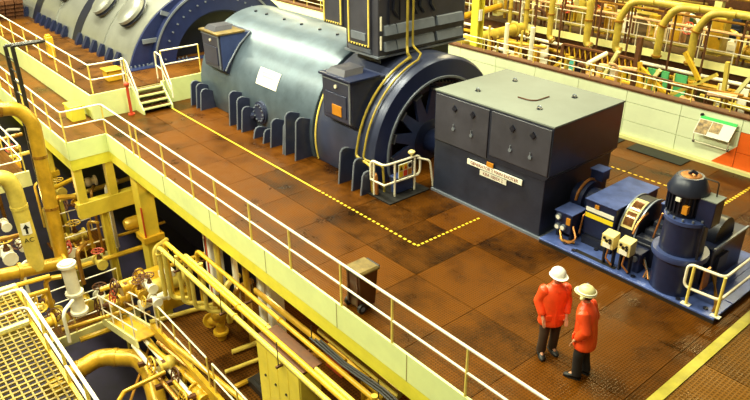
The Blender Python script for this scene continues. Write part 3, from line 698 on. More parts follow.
# slip-ring drum beside it
dr = thing('slip_ring_drum', 'dark slip ring drum with amber inspection window', 'drum', (-6.2, 12.8, SZ))
MB().revolve([(0, .2), (0, .60), (.06, .66), (.36, .66), (.42, .58), (.42, .2)], (-6.44, 12.82, .60), (1,0,0), 36).build('drum', 'navy_dark', dr)
for dx in (.02, .40): MB().revolve([(0, .655), (.0, .685), (.035, .685), (.035, .655)], (-6.44+dx, 12.82, .60), (1,0,0), 36).build('drum_band', 'rib_grey', dr)
def drumc(x, r, d): a = math.radians(d); return V((x, 12.82-r*math.cos(a), .60+r*math.sin(a)))
def dstrip(x0, x1, d0, d1, r, th, m, name, par, n=8):
    R0 = []
    for i in range(n+1):
        d = d0+(d1-d0)*i/n; R0.append([drumc(x0, r, d), drumc(x1, r, d), drumc(x1, r+th, d), drumc(x0, r+th, d)])
    return MB().loft(R0).build(name, m, par)
wf_ = dstrip(-6.38, -6.10, 14, 78, .655, .02, 'meter_cream', 'window_frame', dr)
dstrip(-6.345, -6.135, 19, 45, .67, .012, 'glass_dark', 'window_pane', wf_); dstrip(-6.345, -6.135, 48, 74, .67, .012, 'glass_dark', 'window_pane', wf_)
MB().box(-6.42, -6.05, 12.4, 13.25, SZ, .3).build('drum_foot', 'navy_dark', dr)
# gearbox / coupling between drum and pump
gb = thing('gear_case', 'low dark gear case with stepped brass-edged cover beside the vertical pump', 'gear case', (-5.7, 12.4, SZ))
MB().box(-6.0, -5.35, 12.1, 13.1, SZ, .62).build('case', 'navy_dark', gb, bevel=.02)
for k in range(3): MB().box(-5.98+.04*k, -5.40, 12.15+.24*k, 12.37+.24*k, .62, .70+.10*k).build('stepped_cover', 'cabinet_bluegrey', gb, bevel=.01)
MB().box(-5.92, -5.56, 12.9, 13.22, .62, 1.22).build('lantern_box', 'blue_paint', gb); MB().box(-5.94, -5.54, 12.88, 13.24, 1.22, 1.24).build('lantern_lid', 'lit_top_blue', gb)
MB().tube([V((-6.0, 12.5-.5*math.cos(a), .6+.5*math.sin(a))) for a in [math.radians(d) for d in range(20, 100, 10)]], .03, 6).build('brass_edge', 'copper', gb)
MB().box(-5.95, -5.6, 11.72, 12.08, SZ, .56).build('terminal_block', 'blue_paint', gb, bevel=.015)
MB().cyl((-5.7, 11.72, .44), (-5.7, 11.66, .44), .06, 12).build('gauge', 'rib_grey', gb)
for k in range(4): MB().tube(fillet([(-5.6, 11.9, .3+.05*k), (-5.42, 11.75, .28), (-5.4+.05*k, 11.6, .18)], .06), .02, 5).build('hose', ('copper', 'black_rubber')[k % 2], gb)
# two cream meter boxes on stands
for lab, x in (('cream meter box on the skid, the one nearer the pilot exciter', -6.36), ('cream meter box on the skid, the one nearer the vertical pump', -5.98)):
    b = thing('meter_box', lab, 'meter box', (x, 11.45, SZ))
    MB().prism([(x, 11.44, .56), (x, 11.68, .56), (x, 11.68, .90), (x, 11.44, .86)], (.28, 0, 0)).build('case', 'meter_cream', b, bevel=.015, smooth=False)
    MB().box(x+.05, x+.23, 11.425, 11.445, .58, .68).build('white_panel', 'white_sign', b)
    for k, (dx, dz) in enumerate(((.07, .79), (.13, .74), (.20, .78), (.21, .72))): MB().cyl((x+dx, 11.445, dz), (x+dx, 11.41, dz), .03, 8).build('knob', 'black_rubber', b)
    for dx in (.02, .23): MB().box(x+dx, x+dx+.03, 11.55, 11.66, SZ, .56).build('stand_leg', 'black_steel', b)
    MB().tube(fillet([(x+.16, 11.5, .58), (x+.16, 11.44, .34), (x+.3, 11.46, .22)], .06), .02, 6).build('hose', 'copper', b)
# vertical pump + motor
PX, PY = -4.93, 11.90
pm = thing('vertical_pump', 'tall dark blue vertical pump with finned motor on top', 'pump', (PX, PY, SZ))
c = (PX, PY, 0)
MB().revolve([(SZ, .0), (SZ, .45), (.86, .45), (.86, .0)], c, (0,0,1), 36).build('lower_barrel', 'blue_paint', pm)
MB().revolve([(.86, .44), (.86, .52), (.92, .535), (.98, .52), (.98, .40)], c, (0,0,1), 36).build('flange', 'blue_bright', pm)
MB().revolve([(.98, .41), (1.66, .39), (1.66, .0)], c, (0,0,1), 36).build('upper_barrel', 'blue_paint', pm)
MB().revolve([(1.64, .38), (1.64, .43), (1.71, .43), (1.73, .36), (1.73, 0)], c, (0,0,1), 36).build('motor_flange', 'blue_bright', pm)
for k in range(14):
    a = k*math.pi/7; MB().cyl((PX+.395*math.cos(a), PY+.395*math.sin(a), 1.73), (PX+.395*math.cos(a), PY+.395*math.sin(a), 1.77), .022, 6).build('flange_bolt', 'rib_grey', pm)
MX = PX-.10; c2 = (MX, PY, 0)
mo = MB().revolve([(1.73, .30), (2.22, .30), (2.22, 0)], c2, (0,0,1), 32).build('motor', 'navy_dark', pm)
for k in range(26):
    a = k*2*math.pi/26; d = V((math.cos(a), math.sin(a), 0)); MB().bar(V((MX, PY, 1.80))+d*.32, V((MX, PY, 2.20))+d*.32, .02, .06, d).build('cooling_fin', 'navy_dark', mo)
MB().revolve([(2.18, .375), (2.24, .385), (2.46, .28), (2.50, .24), (2.50, 0)], c2, (0,0,1), 16).build('fan_cowl', 'cabinet_bluegrey', pm)
MB().revolve([(2.501, .19), (2.515, .17), (2.515, 0)], c2, (0,0,1), 20).build('cowl_grille', 'copper', pm)
MB().tube([(MX-.05, PY, 2.52), (MX+.02, PY, 2.58), (MX+.10, PY+.02, 2.54)], .03, 6).build('lifting_lug', 'navy_dark', pm)
MB().tube(fillet([(MX+.36, PY+.06, 2.1), (MX+.50, PY+.1, 2.1), (MX+.48, PY+.1, 2.48), (MX+.22, PY+.05, 2.50)], .04), .014, 5).build('vent_wire', 'black_steel', pm)
MB().box(MX-.03, MX+.06, PY-.385, PY-.33, 2.08, 2.15).build('rating_plate', 'white_sign', pm)
MB().box(MX+.12, MX+.22, PY-.37, PY-.28, 1.86, 2.02).build('orange_tag', 'tag_orange', pm)
MB().box(MX+.30, MX+.62, PY-.16, PY+.20, 1.66, 2.18).build('terminal_case', 'blue_paint', pm, bevel=.015); MB().box(MX+.29, MX+.63, PY-.17, PY+.21, 2.18, 2.20).build('terminal_lid', 'lid_sheen_grey', pm)
MB().tube(fillet([(PX+.42, PY-.2, 1.7), (PX+.42, PY-.22, .98), (PX+.47, PY-.2, .5)], .05), .025, 6).build('drain_pipe', 'navy_dark', pm)
MB().tube([(PX-.43, PY-.12, 1.60), (PX-.50, PY-.1, 1.2), (PX-.55, PY-.05, .98)], .02, 6).build('oil_pipe', 'copper', pm)
# inclined tank / heat exchanger behind the pump
tk = thing('oil_cooler', 'blue box-shaped oil cooler with half-round end behind the vertical pump', 'cooler', (-4.7, 12.9, SZ))
MB().box(-4.98, -4.46, 12.30, 13.75, SZ, .98).build('tank', 'blue_paint', tk, bevel=.02)
MB().revolve([(0, 0), (0, .42), (.30, .42), (.30, 0)], (-4.88, 12.95, .98), (1,0,0), 28).build('round_guard', 'navy_dark', tk)
MB().bar((-4.45, 12.3, .98), (-4.45, 13.75, .98), .04, .05).build('edge_strip', 'rib_grey', tk)
MB().box(-4.46, -4.40, 12.5, 12.9, .45, .75).build('side_panel', 'navy_dark', tk)
for k in range(3): MB().tube(fillet([(-4.46, 12.45+.1*k, .4), (-4.25, 12.2, .3), (-4.0+.03*k, 11.75, .18), (-3.95, 11.55, .17)], .12), .022, 6).build('hose', 'pipe_brown', tk)
MB().box(-4.34, -4.30, 11.72, 11.95, .38, .80).build('orange_panel', 'copper', tk)
# cream guard rail at the skid corner
gr = thing('guard_rail', 'cream bent-tube guard rail at the front corner of the blue skid', 'railing', (-4.3, 11.45, SZ))
lo, hi = .48, .98
A_, B_, D_ = V((-4.42, 11.46, 0)), V((-3.86, 11.50, 0)), V((-3.86, 13.4, 0))
up3 = V((0,0,1))
loop = [A_+up3*lo, A_+up3*hi, B_+up3*hi, D_+up3*hi]
MB().tube(fillet([B_+up3*hi+V((0,.7,0)), B_+up3*hi, A_+up3*hi+V((-.12,0,0)), A_+up3*lo+V((-.12,0,0)), B_+up3*lo, B_+up3*lo+V((0,.7,0))], .12, 6), .028, 8).build('rail_loop', 'rail_cream', gr)
MB().tube([B_+up3*hi+V((0,.7,0)), D_+up3*hi], .028, 8).build('top_rail', 'rail_cream', gr); MB().tube([B_+up3*lo+V((0,.7,0)), D_+up3*lo], .024, 8).build('mid_rail', 'rail_cream', gr)
for p in (A_, B_, D_):
    q = MB().cyl(p+up3*SZ, p+up3*hi, .03, 8).build('post', 'rail_yellow', gr); MB().box(p.x-.09, p.x+.09, p.y-.05, p.y+.05, SZ, SZ+.02).build('post_foot', 'rail_cream', q)

# ================================================================ BRUSH-GEAR PIT GATE
tag(MB().box(-12.35, -11.42, 10.05, 11.45, 0, .03).build('pit_cover', 'black_rubber'), 'black rubber mat under the small cream barrier at the generator end', 'floor mat')
gt = thing('barrier', 'small cream tube barrier with warning sign at the generator end', 'barrier', (-11.9, 10.3, 0))
g0, g1, g2 = V((-12.25, 10.12, 0)), V((-11.72, 10.12, 0)), V((-11.66, 11.30, 0))
zt, zb = .96, .42
MB().tube(fillet([g0+up3*zb, g0+up3*zt, g1+up3*zt, g2+up3*zt, g2+up3*zb, g1+up3*zb], .14, 6), .03, 8, closed=True).build('rail_loop', 'rail_cream', gt)
for p in (V((-12.12, 10.12, .03)), V((-11.69, 10.45, .03)), V((-11.67, 11.12, .03))):
    MB().cyl(p, V((p.x, p.y, zt)), .028, 8).build('post', 'rail_cream', gt)
MB().tube(fillet([(-11.66, 11.2, .9), (-11.5, 11.5, .80), (-11.48, 11.62, .05)], .15), .028, 8).build('brace', 'rail_cream', gt)
sg = MB().box(-11.635, -11.615, 10.52, 10.98, .52, .90).build('warning_sign', 'white_sign', gt, label='white warning sign with yellow and red pictograms')
MB().box(-11.615, -11.610, 10.53, 10.66, .73, .88).build('sign_square', 'sign_yellow', sg); MB().prism([(-11.610, 10.55, .75), (-11.610, 10.64, .75), (-11.610, 10.595, .86)], (.005,0,0)).build('sign_triangle', 'black_rubber', sg)
MB().box(-11.615, -11.610, 10.68, 10.81, .73, .88).build('sign_square', 'sign_yellow', sg); MB().prism([(-11.610, 10.70, .75), (-11.610, 10.79, .75), (-11.610, 10.745, .86)], (.005,0,0)).build('sign_triangle', 'sign_red', sg)
MB().cyl((-11.615, 10.90, .805), (-11.608, 10.90, .805), .06, 16).build('sign_disc', 'black_rubber', sg)
MB().box(-11.615, -11.610, 10.53, 10.66, .55, .71).build('sign_square', 'sign_yellow', sg); MB().box(-11.615, -11.610, 10.68, 10.81, .55, .71).build('sign_square', 'sign_red', sg); MB().box(-11.615, -11.610, 10.83, 10.96, .55, .71).build('sign_square', 'tag_orange', sg)
tag(MB().box(-11.95, -11.75, 10.55, 11.15, .03, .45).box(-11.98, -11.72, 10.52, 11.18, .45, .50).build('brush_box', 'blue_bright', bevel=.015), 'low blue box behind the warning sign of the small barrier', 'box')
tag(MB().sphere((-11.72, 11.05, 1.08), .10, 10, .6).cyl((-11.72, 11.05, .98), (-11.72, 11.05, 1.06), .03, 8).build('beacon', 'meter_cream'), 'small cream beacon lamp on top of the barrier', 'lamp')
tag(MB().tube(fillet([(-12.3, 10.2, .05), (-12.3, 10.2, .5), (-12.1, 10.16, .62), (-12.05, 10.16, .05)], .1), .05, 8).build('conduit', 'copper'), 'short copper conduit hoop at the foot of the barrier', 'conduit')

# ================================================================ FLOOR MARKINGS, MAT
def dashes(label, p, q, n, w, duty=.55, m='line_yellow'):
    p, q = V(p), V(q); mb = MB()
    for k in range(n):
        a = p.lerp(q, k/n); b = p.lerp(q, (k+duty)/n); mb.bar(a+V((0,0,.003)), b+V((0,0,.003)), w, .006)
    return tag(mb.build('floor_marking', m, smooth=False), label, 'floor marking')
tag(MB().box(-22.05, -13.3, 9.17, 9.22, 0, .005).build('floor_marking', 'line_yellow'), 'solid yellow floor line running from the steps beside the generator', 'floor marking')
dashes('dashed yellow floor line continuing beside the generator to the corner', (-13.3, 9.2, 0), (-9.50, 9.2, 0), 24, .055)
dashes('short dashed yellow floor line from the corner to the exciter housing', (-9.52, 9.2, 0), (-9.50, 11.3, 0), 16, .055)
dashes('dashed yellow floor line on the far side of the pilot exciter', (-9.5, 16.35, 0), (-6.0, 16.35, 0), 20, .05)
dashes('dashed yellow floor line across the far aisle at the right edge', (-6.0, 16.35, 0), (-6.0, 18.4, 0), 14, .08)
tag(MB().box(-9.6, -7.9, 17.85, 18.42, 0, .025).build('door_mat', 'black_rubber'), 'long dark mat lying by the cream wall', 'mat')
tag(MB().box(-12.0, -10.0, 17.85, 18.42, 0, .025).build('door_mat', 'black_rubber'), 'dark mat by the cream wall, half hidden behind the exciter housing', 'mat')

# ---- display board hung on the cream wall
bd = thing('display_board', 'tilted display board with green header hung on the cream wall', 'display board', (-7.5, 18.5, .55))
def bp_(u, v): return V((-7.98+1.0*u+.06*v, 18.36+.20*v, .86+.48*v))
def bpanel(u0, u1, v0, v1, m, name, par, th=.02):
    nrm = V((0, -.48, .20)).normalized()*th
    return MB().prism([bp_(u0, v0), bp_(u1, v0), bp_(u1, v1), bp_(u0, v1)], nrm).build(name, m, par, smooth=False)
pn = bpanel(0, 1, 0, 1, 'white_sign', 'panel', bd); bpanel(.0, 1.0, .84, 1.0, 'board_green', 'green_header', pn, .026)
bpanel(.02, .36, .05, .80, 'photo_print', 'photo', pn, .026); bpanel(.38, .66, .25, .80, 'photo_print', 'photo', pn, .026)
for u in (.03, 1.0):
    p = bp_(u, 0); MB().tube([p, (p.x-.04, 18.5, .58)], .014, 6).build('strut', 'rail_cream', bd); MB().sphere((p.x-.04, 18.52, .57), .045, 8).build('rubber_foot', 'black_rubber', bd)
MB().cyl(bp_(0, 1)+V((0,-.03,.02)), bp_(0,1)+V((0,.03,.02)), .045, 8).build('corner_clip', 'black_rubber', bd)
MB().tube([(-7.99, 18.5, .58), (-6.98, 18.5, .58)], .012, 6).build('cross_wire', 'rail_cream', bd)

# ---- wheelie bin
bn = thing('wheelie_bin', 'brown wheelie bin with scuffed lid standing by the deck railing', 'bin', (-8.56, 6.83, 0))
bx, by = -8.56, 6.83
def brect(z, hx, hy): return [(bx-hx, by-hy, z), (bx+hx, by-hy, z), (bx+hx, by+hy, z), (bx-hx, by+hy, z)]
MB().loft([brect(.06, .17, .19), brect(.84, .205, .235)]).build('bin_body', 'bin_brown', bn, smooth=False, bevel=.02)
MB().loft([brect(.84, .235, .255), brect(.88, .24, .26), brect(.92, .20, .22)]).build('lid', 'bin_lid', bn, smooth=False, bevel=.015)
MB().tube([(bx-.18, by+.28, .87), (bx+.18, by+.28, .87)], .025, 6).build('handle', 'black_rubber', bn)
for x in (bx-.20, bx+.20): w = MB().cyl((x-.03, by-.17, .10), (x+.03, by-.17, .10), .10, 16).build('wheel', 'black_rubber', bn); MB().cyl((x-.035, by-.17, .1), (x+.035, by-.17, .1), .05, 10).build('hub', 'rib_grey', w)
for x in (bx-.14, bx+.14): MB().box(x-.02, x+.02, by-.245, by-.20, .15, .83).build('bin_rib', 'bin_brown', bn)

# ================================================================ PEOPLE
def skin_obj(name, verts, edges, radii, m, parent, sub=2):
    me = bpy.data.meshes.new(name); me.from_pydata(verts, edges, []); me.materials.append(MATS[m])
    o = bpy.data.objects.new(name, me); COL.objects.link(o); o.parent = parent
    md = o.modifiers.new('skin', 'SKIN'); md.use_smooth_shade = True
    for i, r in enumerate(radii):
        sv = me.skin_vertices[0].data[i]; sv.radius = r if isinstance(r, tuple) else (r, r); sv.use_root = (i == 0)
    s = o.modifiers.new('sub', 'SUBSURF'); s.levels = sub; s.render_levels = sub
    ROOT[o.name] = V((0,0,0)); return o
def ell(cx, cy, z, rx, ry, n=16, wob=0.0, seed=0):
    r = random.Random(seed); return [(cx+rx*math.cos(2*math.pi*i/n)*(1+wob*r.uniform(-1, 1)), cy+ry*math.sin(2*math.pi*i/n)*(1+wob*r.uniform(-1, 1)), z) for i in range(n)]
def person(label, loc, facing, headturn, hat, trousers, stance, arms, lean=0.0, lamp=False):
    """local frame: +y forward, +x the person's right; facing = world heading of +y"""
    p = thing('person', label, 'person', loc, rotz=facing-math.pi/2, local=True)
    (lx, ly), (rx, ry) = stance          # left foot, right foot
    L = lean
    verts = [(0, 0, .96), (0, .01, 1.12), (0, .02+L*.5, 1.32), (0, .02+L, 1.47), (0, .04+L, 1.56)]; ed = [(0,1),(1,2),(2,3),(3,4)]
    rad = [(.15,.12), (.14,.11), (.16,.12), (.065,.065), (.06,.06)]
    def add(v, par, r): verts.append(v); ed.append((par, len(verts)-1)); rad.append(r); return len(verts)-1
    ct, st_ = math.cos(headturn), math.sin(headturn)
    def hd(x, y, z): return (x*ct-y*st_, .05+L+x*st_+y*ct, z)
    h1 = add(hd(0, .01, 1.625), 4, (.075,.085)); h2 = add(hd(0, .005, 1.70), h1, (.082,.098)); h3 = add(hd(0, 0, 1.76), h2, (.06,.07))
    add(hd(0, .115, 1.645), h1, .016)                        # nose
    for s in (-1, 1): add(hd(s*.088, -.005, 1.655), h1, .018)  # ears
    hips = []
    for s, (fx, fy) in ((-1, (lx, ly)), (1, (rx, ry))):
        hp_ = add((s*.095, 0, .90), 0, .088); kn = add((s*.10*.5+fx*.5, fy*.5+.03, .50), hp_, .060); an = add((fx, fy, .10), kn, .042)
        add((fx+s*.015, fy+.13, .045), an, (.04,.03))
    hands = []
    for s, (el, wr) in ((-1, arms[0]), (1, arms[1])):
        sh = add((s*.185, .01+L, 1.41), 2, .062); e = add(el, sh, .045); w = add(wr, e, .030)
        d = (V(wr)-V(el)).normalized(); pal = V(wr)+d*.055; pi_ = add(tuple(pal), w, (.034,.020)); hands.append((pal, d, s))
        side = d.cross(V((0,0,1))).normalized()*(.9)
        for k, (off, ln) in enumerate(((-.026, .070), (-.009, .082), (.009, .078), (.025, .060))):   # four fingers
            b0 = pal+d*.045+side*off; b = add(tuple(b0), pi_, .0095); b1 = b0+d*ln*.5+V((0,0,-.012)); j = add(tuple(b1), b, .0088); add(tuple(b1+d*ln*.4+V((0,0,-.03))), j, .0075)
        tb0 = pal+side*(-.036*s)+d*.0; tj = add(tuple(tb0), pi_, .011); add(tuple(tb0+d*.045+side*(-.016*s)), tj, .009)
    body = skin_obj('body', verts, ed, rad, 'skin', p)
    # clothing -------------------------------------------------------------
    n = 20
    jk = MB()
    prof = [(.66, .235, .195, 0), (.68, .245, .200, 0), (.82, .242, .192, .0), (.96, .232, .182, .005), (1.06, .228, .174, .01), (1.18, .240, .176, .012+L*.3), (1.30, .248, .174, .015+L*.5), (1.40, .222, .148, .018+L*.8), (1.46, .145, .105, .02+L), (1.50, .095, .085, .03+L), (1.545, .088, .085, .035+L)]
    jk.loft([ell(0, y, z, rx_, ry_, n, .035, int(z*100)) for z, rx_, ry_, y in prof])
    for s, (el, wr) in ((-1, arms[0]), (1, arms[1])):
        sh = V((s*.17, .012+L, 1.40)); el = V(el); wr = V(wr); d2 = (wr-el).normalized()
        pts = [sh+V((-s*.04, 0, .02)), sh+V((s*.02, 0, -.01)), sh.lerp(el, .35), sh.lerp(el, .8), el, el.lerp(wr, .3), el.lerp(wr, .75), wr-d2*.01]
        jk.tube(pts, [.09, .106, .104, .094, .096, .088, .076, .068], 14)
    j = jk.build('jacket', 'jacket_red', p)
    s_ = j.modifiers.new('sub', 'SUBSURF'); s_.levels = 1; s_.render_levels = 1
    MB().bar((0, .200, .70), (0, .168+L*.5, 1.42), .03, .012, (0,1,0)).build('zip_flap', 'jacket_red', p)
    for s in (-1, 1): MB().obox((s*.12, .172, .88), (.055, 0, 0), (0, .012, 0), (0, 0, .06)).build('pocket', 'jacket_red', p, bevel=.01)
    tr = MB()
    tr.loft([ell(0, 0, .66, .17, .13, n), ell(0, 0, .78, .185, .142, n), ell(0, 0, .96, .18, .135, n)])
    for s, (fx, fy) in ((-1, (lx, ly)), (1, (rx, ry))):
        kn = V((s*.05+fx*.5, fy*.5+.03, .50))
        tr.tube([(s*.095, 0, .92), (s*.096, 0, .74), tuple(kn), tuple(kn.lerp(V((fx, fy, .1)), .5)), (fx, fy-.01, .09)], [.115, .110, .088, .082, .086], 14)
    tr.build('trousers', trousers, p)
    for s, (fx, fy) in ((-1, (lx, ly)), (1, (rx, ry))):
        bt = MB(); rings = []
        for y, w, h in ((-.085, .030, .05), (-.07, .048, .11), (0, .052, .12), (.06, .052, .085), (.13, .056, .065), (.18, .046, .055), (.205, .022, .03)):
            rings.append([(fx+w*math.cos(a)+s*y*.12, fy+y, .012+h/2+h/2*math.sin(a)) for a in [2*math.pi*k/12 for k in range(12)]])
        b = bt.loft(rings).build('boot', 'black_rubber', p); MB().prism([(fx+s*y*.12+w, fy+y, 0) for y, w in ((-.09, -.05), (-.09, .05), (.1, .06), (.2, .03), (.2, -.03), (.1, -.06))], (0,0,.02)).build('sole', 'black_rubber', b)
    # head details
    hm = Matrix.Translation(V((0, .05+L, 0))) @ Matrix.Rotation(headturn, 4, 'Z')
    def hb(mb, name, m, par=p):
        mb.v = [hm @ q for q in mb.v]; return mb.build(name, m, par)
    hb(MB().sphere((0, -.028, 1.665), .098, 14, .95), 'hair', 'hair_dark')
    for s in (-1, 1): hb(MB().sphere((s*.032, .088, 1.668), .011, 8), 'eye', 'eye_dark')
    hb(MB().tube([(-.024, .098, 1.607), (0, .104, 1.604), (.024, .098, 1.607)], .006, 6), 'mouth', 'copper')
    he = MB(); he.revolve([(.0, .128), (.03, .128), (.075, .118), (.115, .085), (.135, .045), (.14, .0)], (0, 0, 1.70), (0,0,1), 24)
    he.v = [V((q.x, q.y*1.16, q.z)) for q in he.v]
    h_ = hb(he, 'helmet', hat)
    br = MB(); pts = []
    for i in range(25):
        a = 2*math.pi*i/24; ext = .022+.045*max(0, math.sin(a))**2
        pts.append((math.cos(a), math.sin(a), ext))
    ri = [(c_*.122, s__*.142, 1.712) for c_, s__, e in pts[:-1]]; ro = [(c_*(.128+e), s__*(.148+e), 1.700) for c_, s__, e in pts[:-1]]; ri2 = [(x, y, 1.700) for x, y, z in ri]
    br.loft([ri2, ro, ri]); hb(br, 'helmet_brim', hat, h_)
    hb(MB().tube([(0, -.135+.27*k/8, 1.73+.118*math.sin(math.pi*k/8)) for k in range(9)], .014, 6), 'helmet_ridge', hat, h_)
    if lamp:
        bnd = MB().tube([(.135*math.cos(a), .155*math.sin(a), 1.735) for a in [2*math.pi*k/20 for k in range(20)]], .013, 6, closed=True); hb(bnd, 'helmet_band', 'rail_cream', h_)
        hb(MB().cyl((.125, .07, 1.74), (.165, .09, 1.74), .032, 12), 'lamp', 'rib_grey', h_)
        hb(MB().sphere((-.135, -.01, 1.655), .042, 10), 'ear_cup', 'helmet_cream', h_); hb(MB().sphere((.135, -.01, 1.655), .042, 10), 'ear_cup', 'helmet_cream', h_)
    p.scale = (.965, .965, .965)
    return p
person('person in red jacket and white helmet with brown trousers, facing the other', (-5.36, 8.42, 0), math.radians(-34), math.radians(6), 'helmet_white', 'trouser_brown',
       ((-.10, -.02), (.14, .06)), (((-.25, -.03, 1.12), (-.21, .14, .90)), ((.25, -.04, 1.13), (.22, .13, .90))))
person('person in red jacket, black trousers and cream helmet seen from behind and aside', (-4.62, 8.33, 0), math.radians(196), math.radians(-14), 'helmet_cream', 'trouser_black',
       ((-.10, .04), (.12, -.05)), (((-.25, -.05, 1.12), (-.215, .10, .88)), ((.25, -.03, 1.13), (.21, .12, .90))), lean=.05, lamp=True)

# ================================================================ THE OPEN WELL BELOW THE DECK (left and bottom left)
# ---- portal frame carrying the deck corner
fr = thing('portal_frame', 'yellow steel portal frame under the deck corner', 'steel frame', (-21.3, 5.9, -9))
for y in (5.42, 6.42): MB().box(-21.42, -21.16, y-.13, y+.13, -2.15, -.97).build('post', 'column_yellow', fr)
MB().box(-21.44, -21.14, 5.20, 8.8, -2.70, -2.15).build('cross_beam', 'column_yellow', fr, bevel=.02)
MB().ibeam((-21.3, 6.0, -2.70), (-21.3, 6.0, -9), .24, .24, .04).build('lower_post', 'column_yellow', fr)
# thick column and columns under the deck edge
for lab, x, y, w in (('thick yellow box column below the deck, behind the portal frame', -20.0, 6.95, .5), ('yellow column below the middle of the deck edge', -14.4, 8.2, .34), ('yellow column below the deck edge near the bin', -9.0, 7.7, .34), ('yellow column at the far left under the walkway', -27.5, 6.0, .4)):
    t = thing('column', lab, 'column', (x, y, -9))
    MB().box(x-w/2, x+w/2, y-w/2, y+w/2, -9, -1.05).build('shaft', 'column_yellow', t, bevel=.02); MB().box(x-w/2-.06, x+w/2+.06, y-w/2-.06, y+w/2+.06, -1.15, -1.02).build('cap_plate', 'column_yellow', t); MB().box(x-w/2-.1, x+w/2+.1, y-w/2-.1, y+w/2+.1, -3.5, -3.3).build('collar', 'machine_yellow', t)
    MB().bar((x+w/2+.02, y-w/2, -2.2), (x+w/2+.02, y-w/2, -3.3), .04, .06).build('edge_strip', 'red_steel', t)
# deck cross beams under the slab
for k, x in enumerate((-19.0, -16.9, -12.6, -10.7, -7.0)):
    tag(MB().ibeam((x, 6.7, -.55), (x, 11.5, -.55), .22, .44).build('cross_girder', 'rust_brown'), 'brown cross girder under the operating deck', 'girder', 'cross girders under the deck')
# ladder-like cable tray under the deck
ct = thing('cable_tray', 'black ladder cable tray hung under the deck behind the portal frame', 'cable tray', (-19, 7.4, -1.6))
for y in (7.2, 7.6): MB().bar((-20.6, y, -1.75), (-15.5, y, -1.5), .03, .08).build('tray_rail', 'black_steel', ct)
for k in range(14): MB().bar((-20.4+.36*k, 7.2, -1.74+.018*k), (-20.4+.36*k, 7.6, -1.74+.018*k), .04, .03).build('tray_rung', 'black_steel', ct)

# ---- mezzanine floor under and beside the deck
ZM = -4.4
mz = struct(MB().box(-16.6, -5.0, 5.45, 11.5, ZM-.10, ZM-.03).build('floor', 'rust_brown', base=(0,0,0)))
for k in range(9):
    for j in range(4): plate(-16.6+1.28*k, -16.6+1.28*(k+1), 5.45+1.5*j, 5.45+1.5*(j+1), ZM-.03, ZM, 'mezz_plate', mz)
struct(MB().box(-16.7, -5.0, 5.33, 5.45, ZM-.35, ZM+.05).build('trim_7', 'machine_yellow', base=(0,0,0)))
railing('cream railing along the mezzanine edge below the deck, upper left run', [(-16.0, 5.4, ZM), (-13.1, 5.4, ZM)], 1.0, 1.0, .024, group=None)
railing('cream railing along the mezzanine edge below the deck, lower right run', [(-12.8, 5.4, ZM), (-8.0, 5.4, ZM)], 1.0, 1.2, .024)
# stairs from mezzanine down to the lower gangway
ss = thing('steps', 'cream stair descending from the mezzanine to the lower gangway', 'stairs', (-17.5, 5.0, ZM-1.1))
for y in (4.72, 5.40): MB().bar((-16.2, y, ZM-.10), (-19.3, y, ZM-1.05), .06, .26).build('stringer', 'cream_girder', ss)
for k in range(7): MB().box(-16.75-.38*k, -16.45-.38*k, 4.75, 5.37, ZM-.24-.125*k, ZM-.20-.125*k).build('tread', 'machine_yellow', ss)
for y in (4.72, 5.40):
    MB().tube([(-16.0, y, ZM+1.0), (-19.3, y, ZM-.05)], .024, 6).build('top_rail', 'rail_cream', ss); MB().tube([(-16.0, y, ZM+.5), (-19.3, y, ZM-.55)], .02, 6).build('mid_rail', 'rail_cream', ss)
    for k in range(4): MB().cyl((-16.3-.92*k, y, ZM-.08-.28*k), (-16.3-.92*k, y, ZM+.92-.30*k), .02, 6).build('post', 'rail_cream', ss)
# lower gangway
ZG = ZM-1.1
gw = thing('gangway', 'yellow lower gangway left of the stair, with cream girder', 'gangway', (-20, 4.4, ZG))
MB().box(-20.6, -19.3, 3.2, 5.9, ZG-.07, ZG).build('deck', 'mezz_plate', gw); MB().box(-19.32, -19.24, 3.0, 5.9, ZG-.30, ZG+.05).build('edge_girder', 'cream_girder', gw); MB().box(-20.6, -19.3, 3.15, 3.22, ZG-.35, ZG+.05).build('edge_girder', 'machine_yellow', gw)
railing('cream railing on the lower gangway left of the stair', [(-19.3, 3.1, ZG), (-19.3, 4.7, ZG)], 1.0, .8, .024)
railing('cream railing on the far side of the lower gangway', [(-20.55, 3.1, ZG), (-20.55, 5.8, ZG)], 1.0, 1.1, .024)
# small service platform left of the portal frame
sp = thing('service_platform', 'small cream service platform hanging below the portal frame', 'platform', (-22.6, 5.2, -4.4))
MB().box(-23.6, -21.6, 4.5, 6.2, -4.45, -4.38).build('deck', 'mezz_plate', sp); MB().box(-21.62, -21.54, 4.4, 6.3, -4.68, -4.35).build('edge_girder', 'cream_girder', sp); MB().bar((-21.6, 6.1, -4.5), (-21.6, 6.1, -2.7), .22, .1).build('hanger', 'cream_girder', sp)
railing('cream railing on the small service platform below the portal frame', [(-21.6, 4.5, -4.38), (-21.6, 5.95, -4.38)], 1.0, .75, .024)
railing('cream railing at the back of the small service platform', [(-23.5, 4.7, -4.38), (-23.5, 6.1, -4.38)], 1.0, .75, .022)

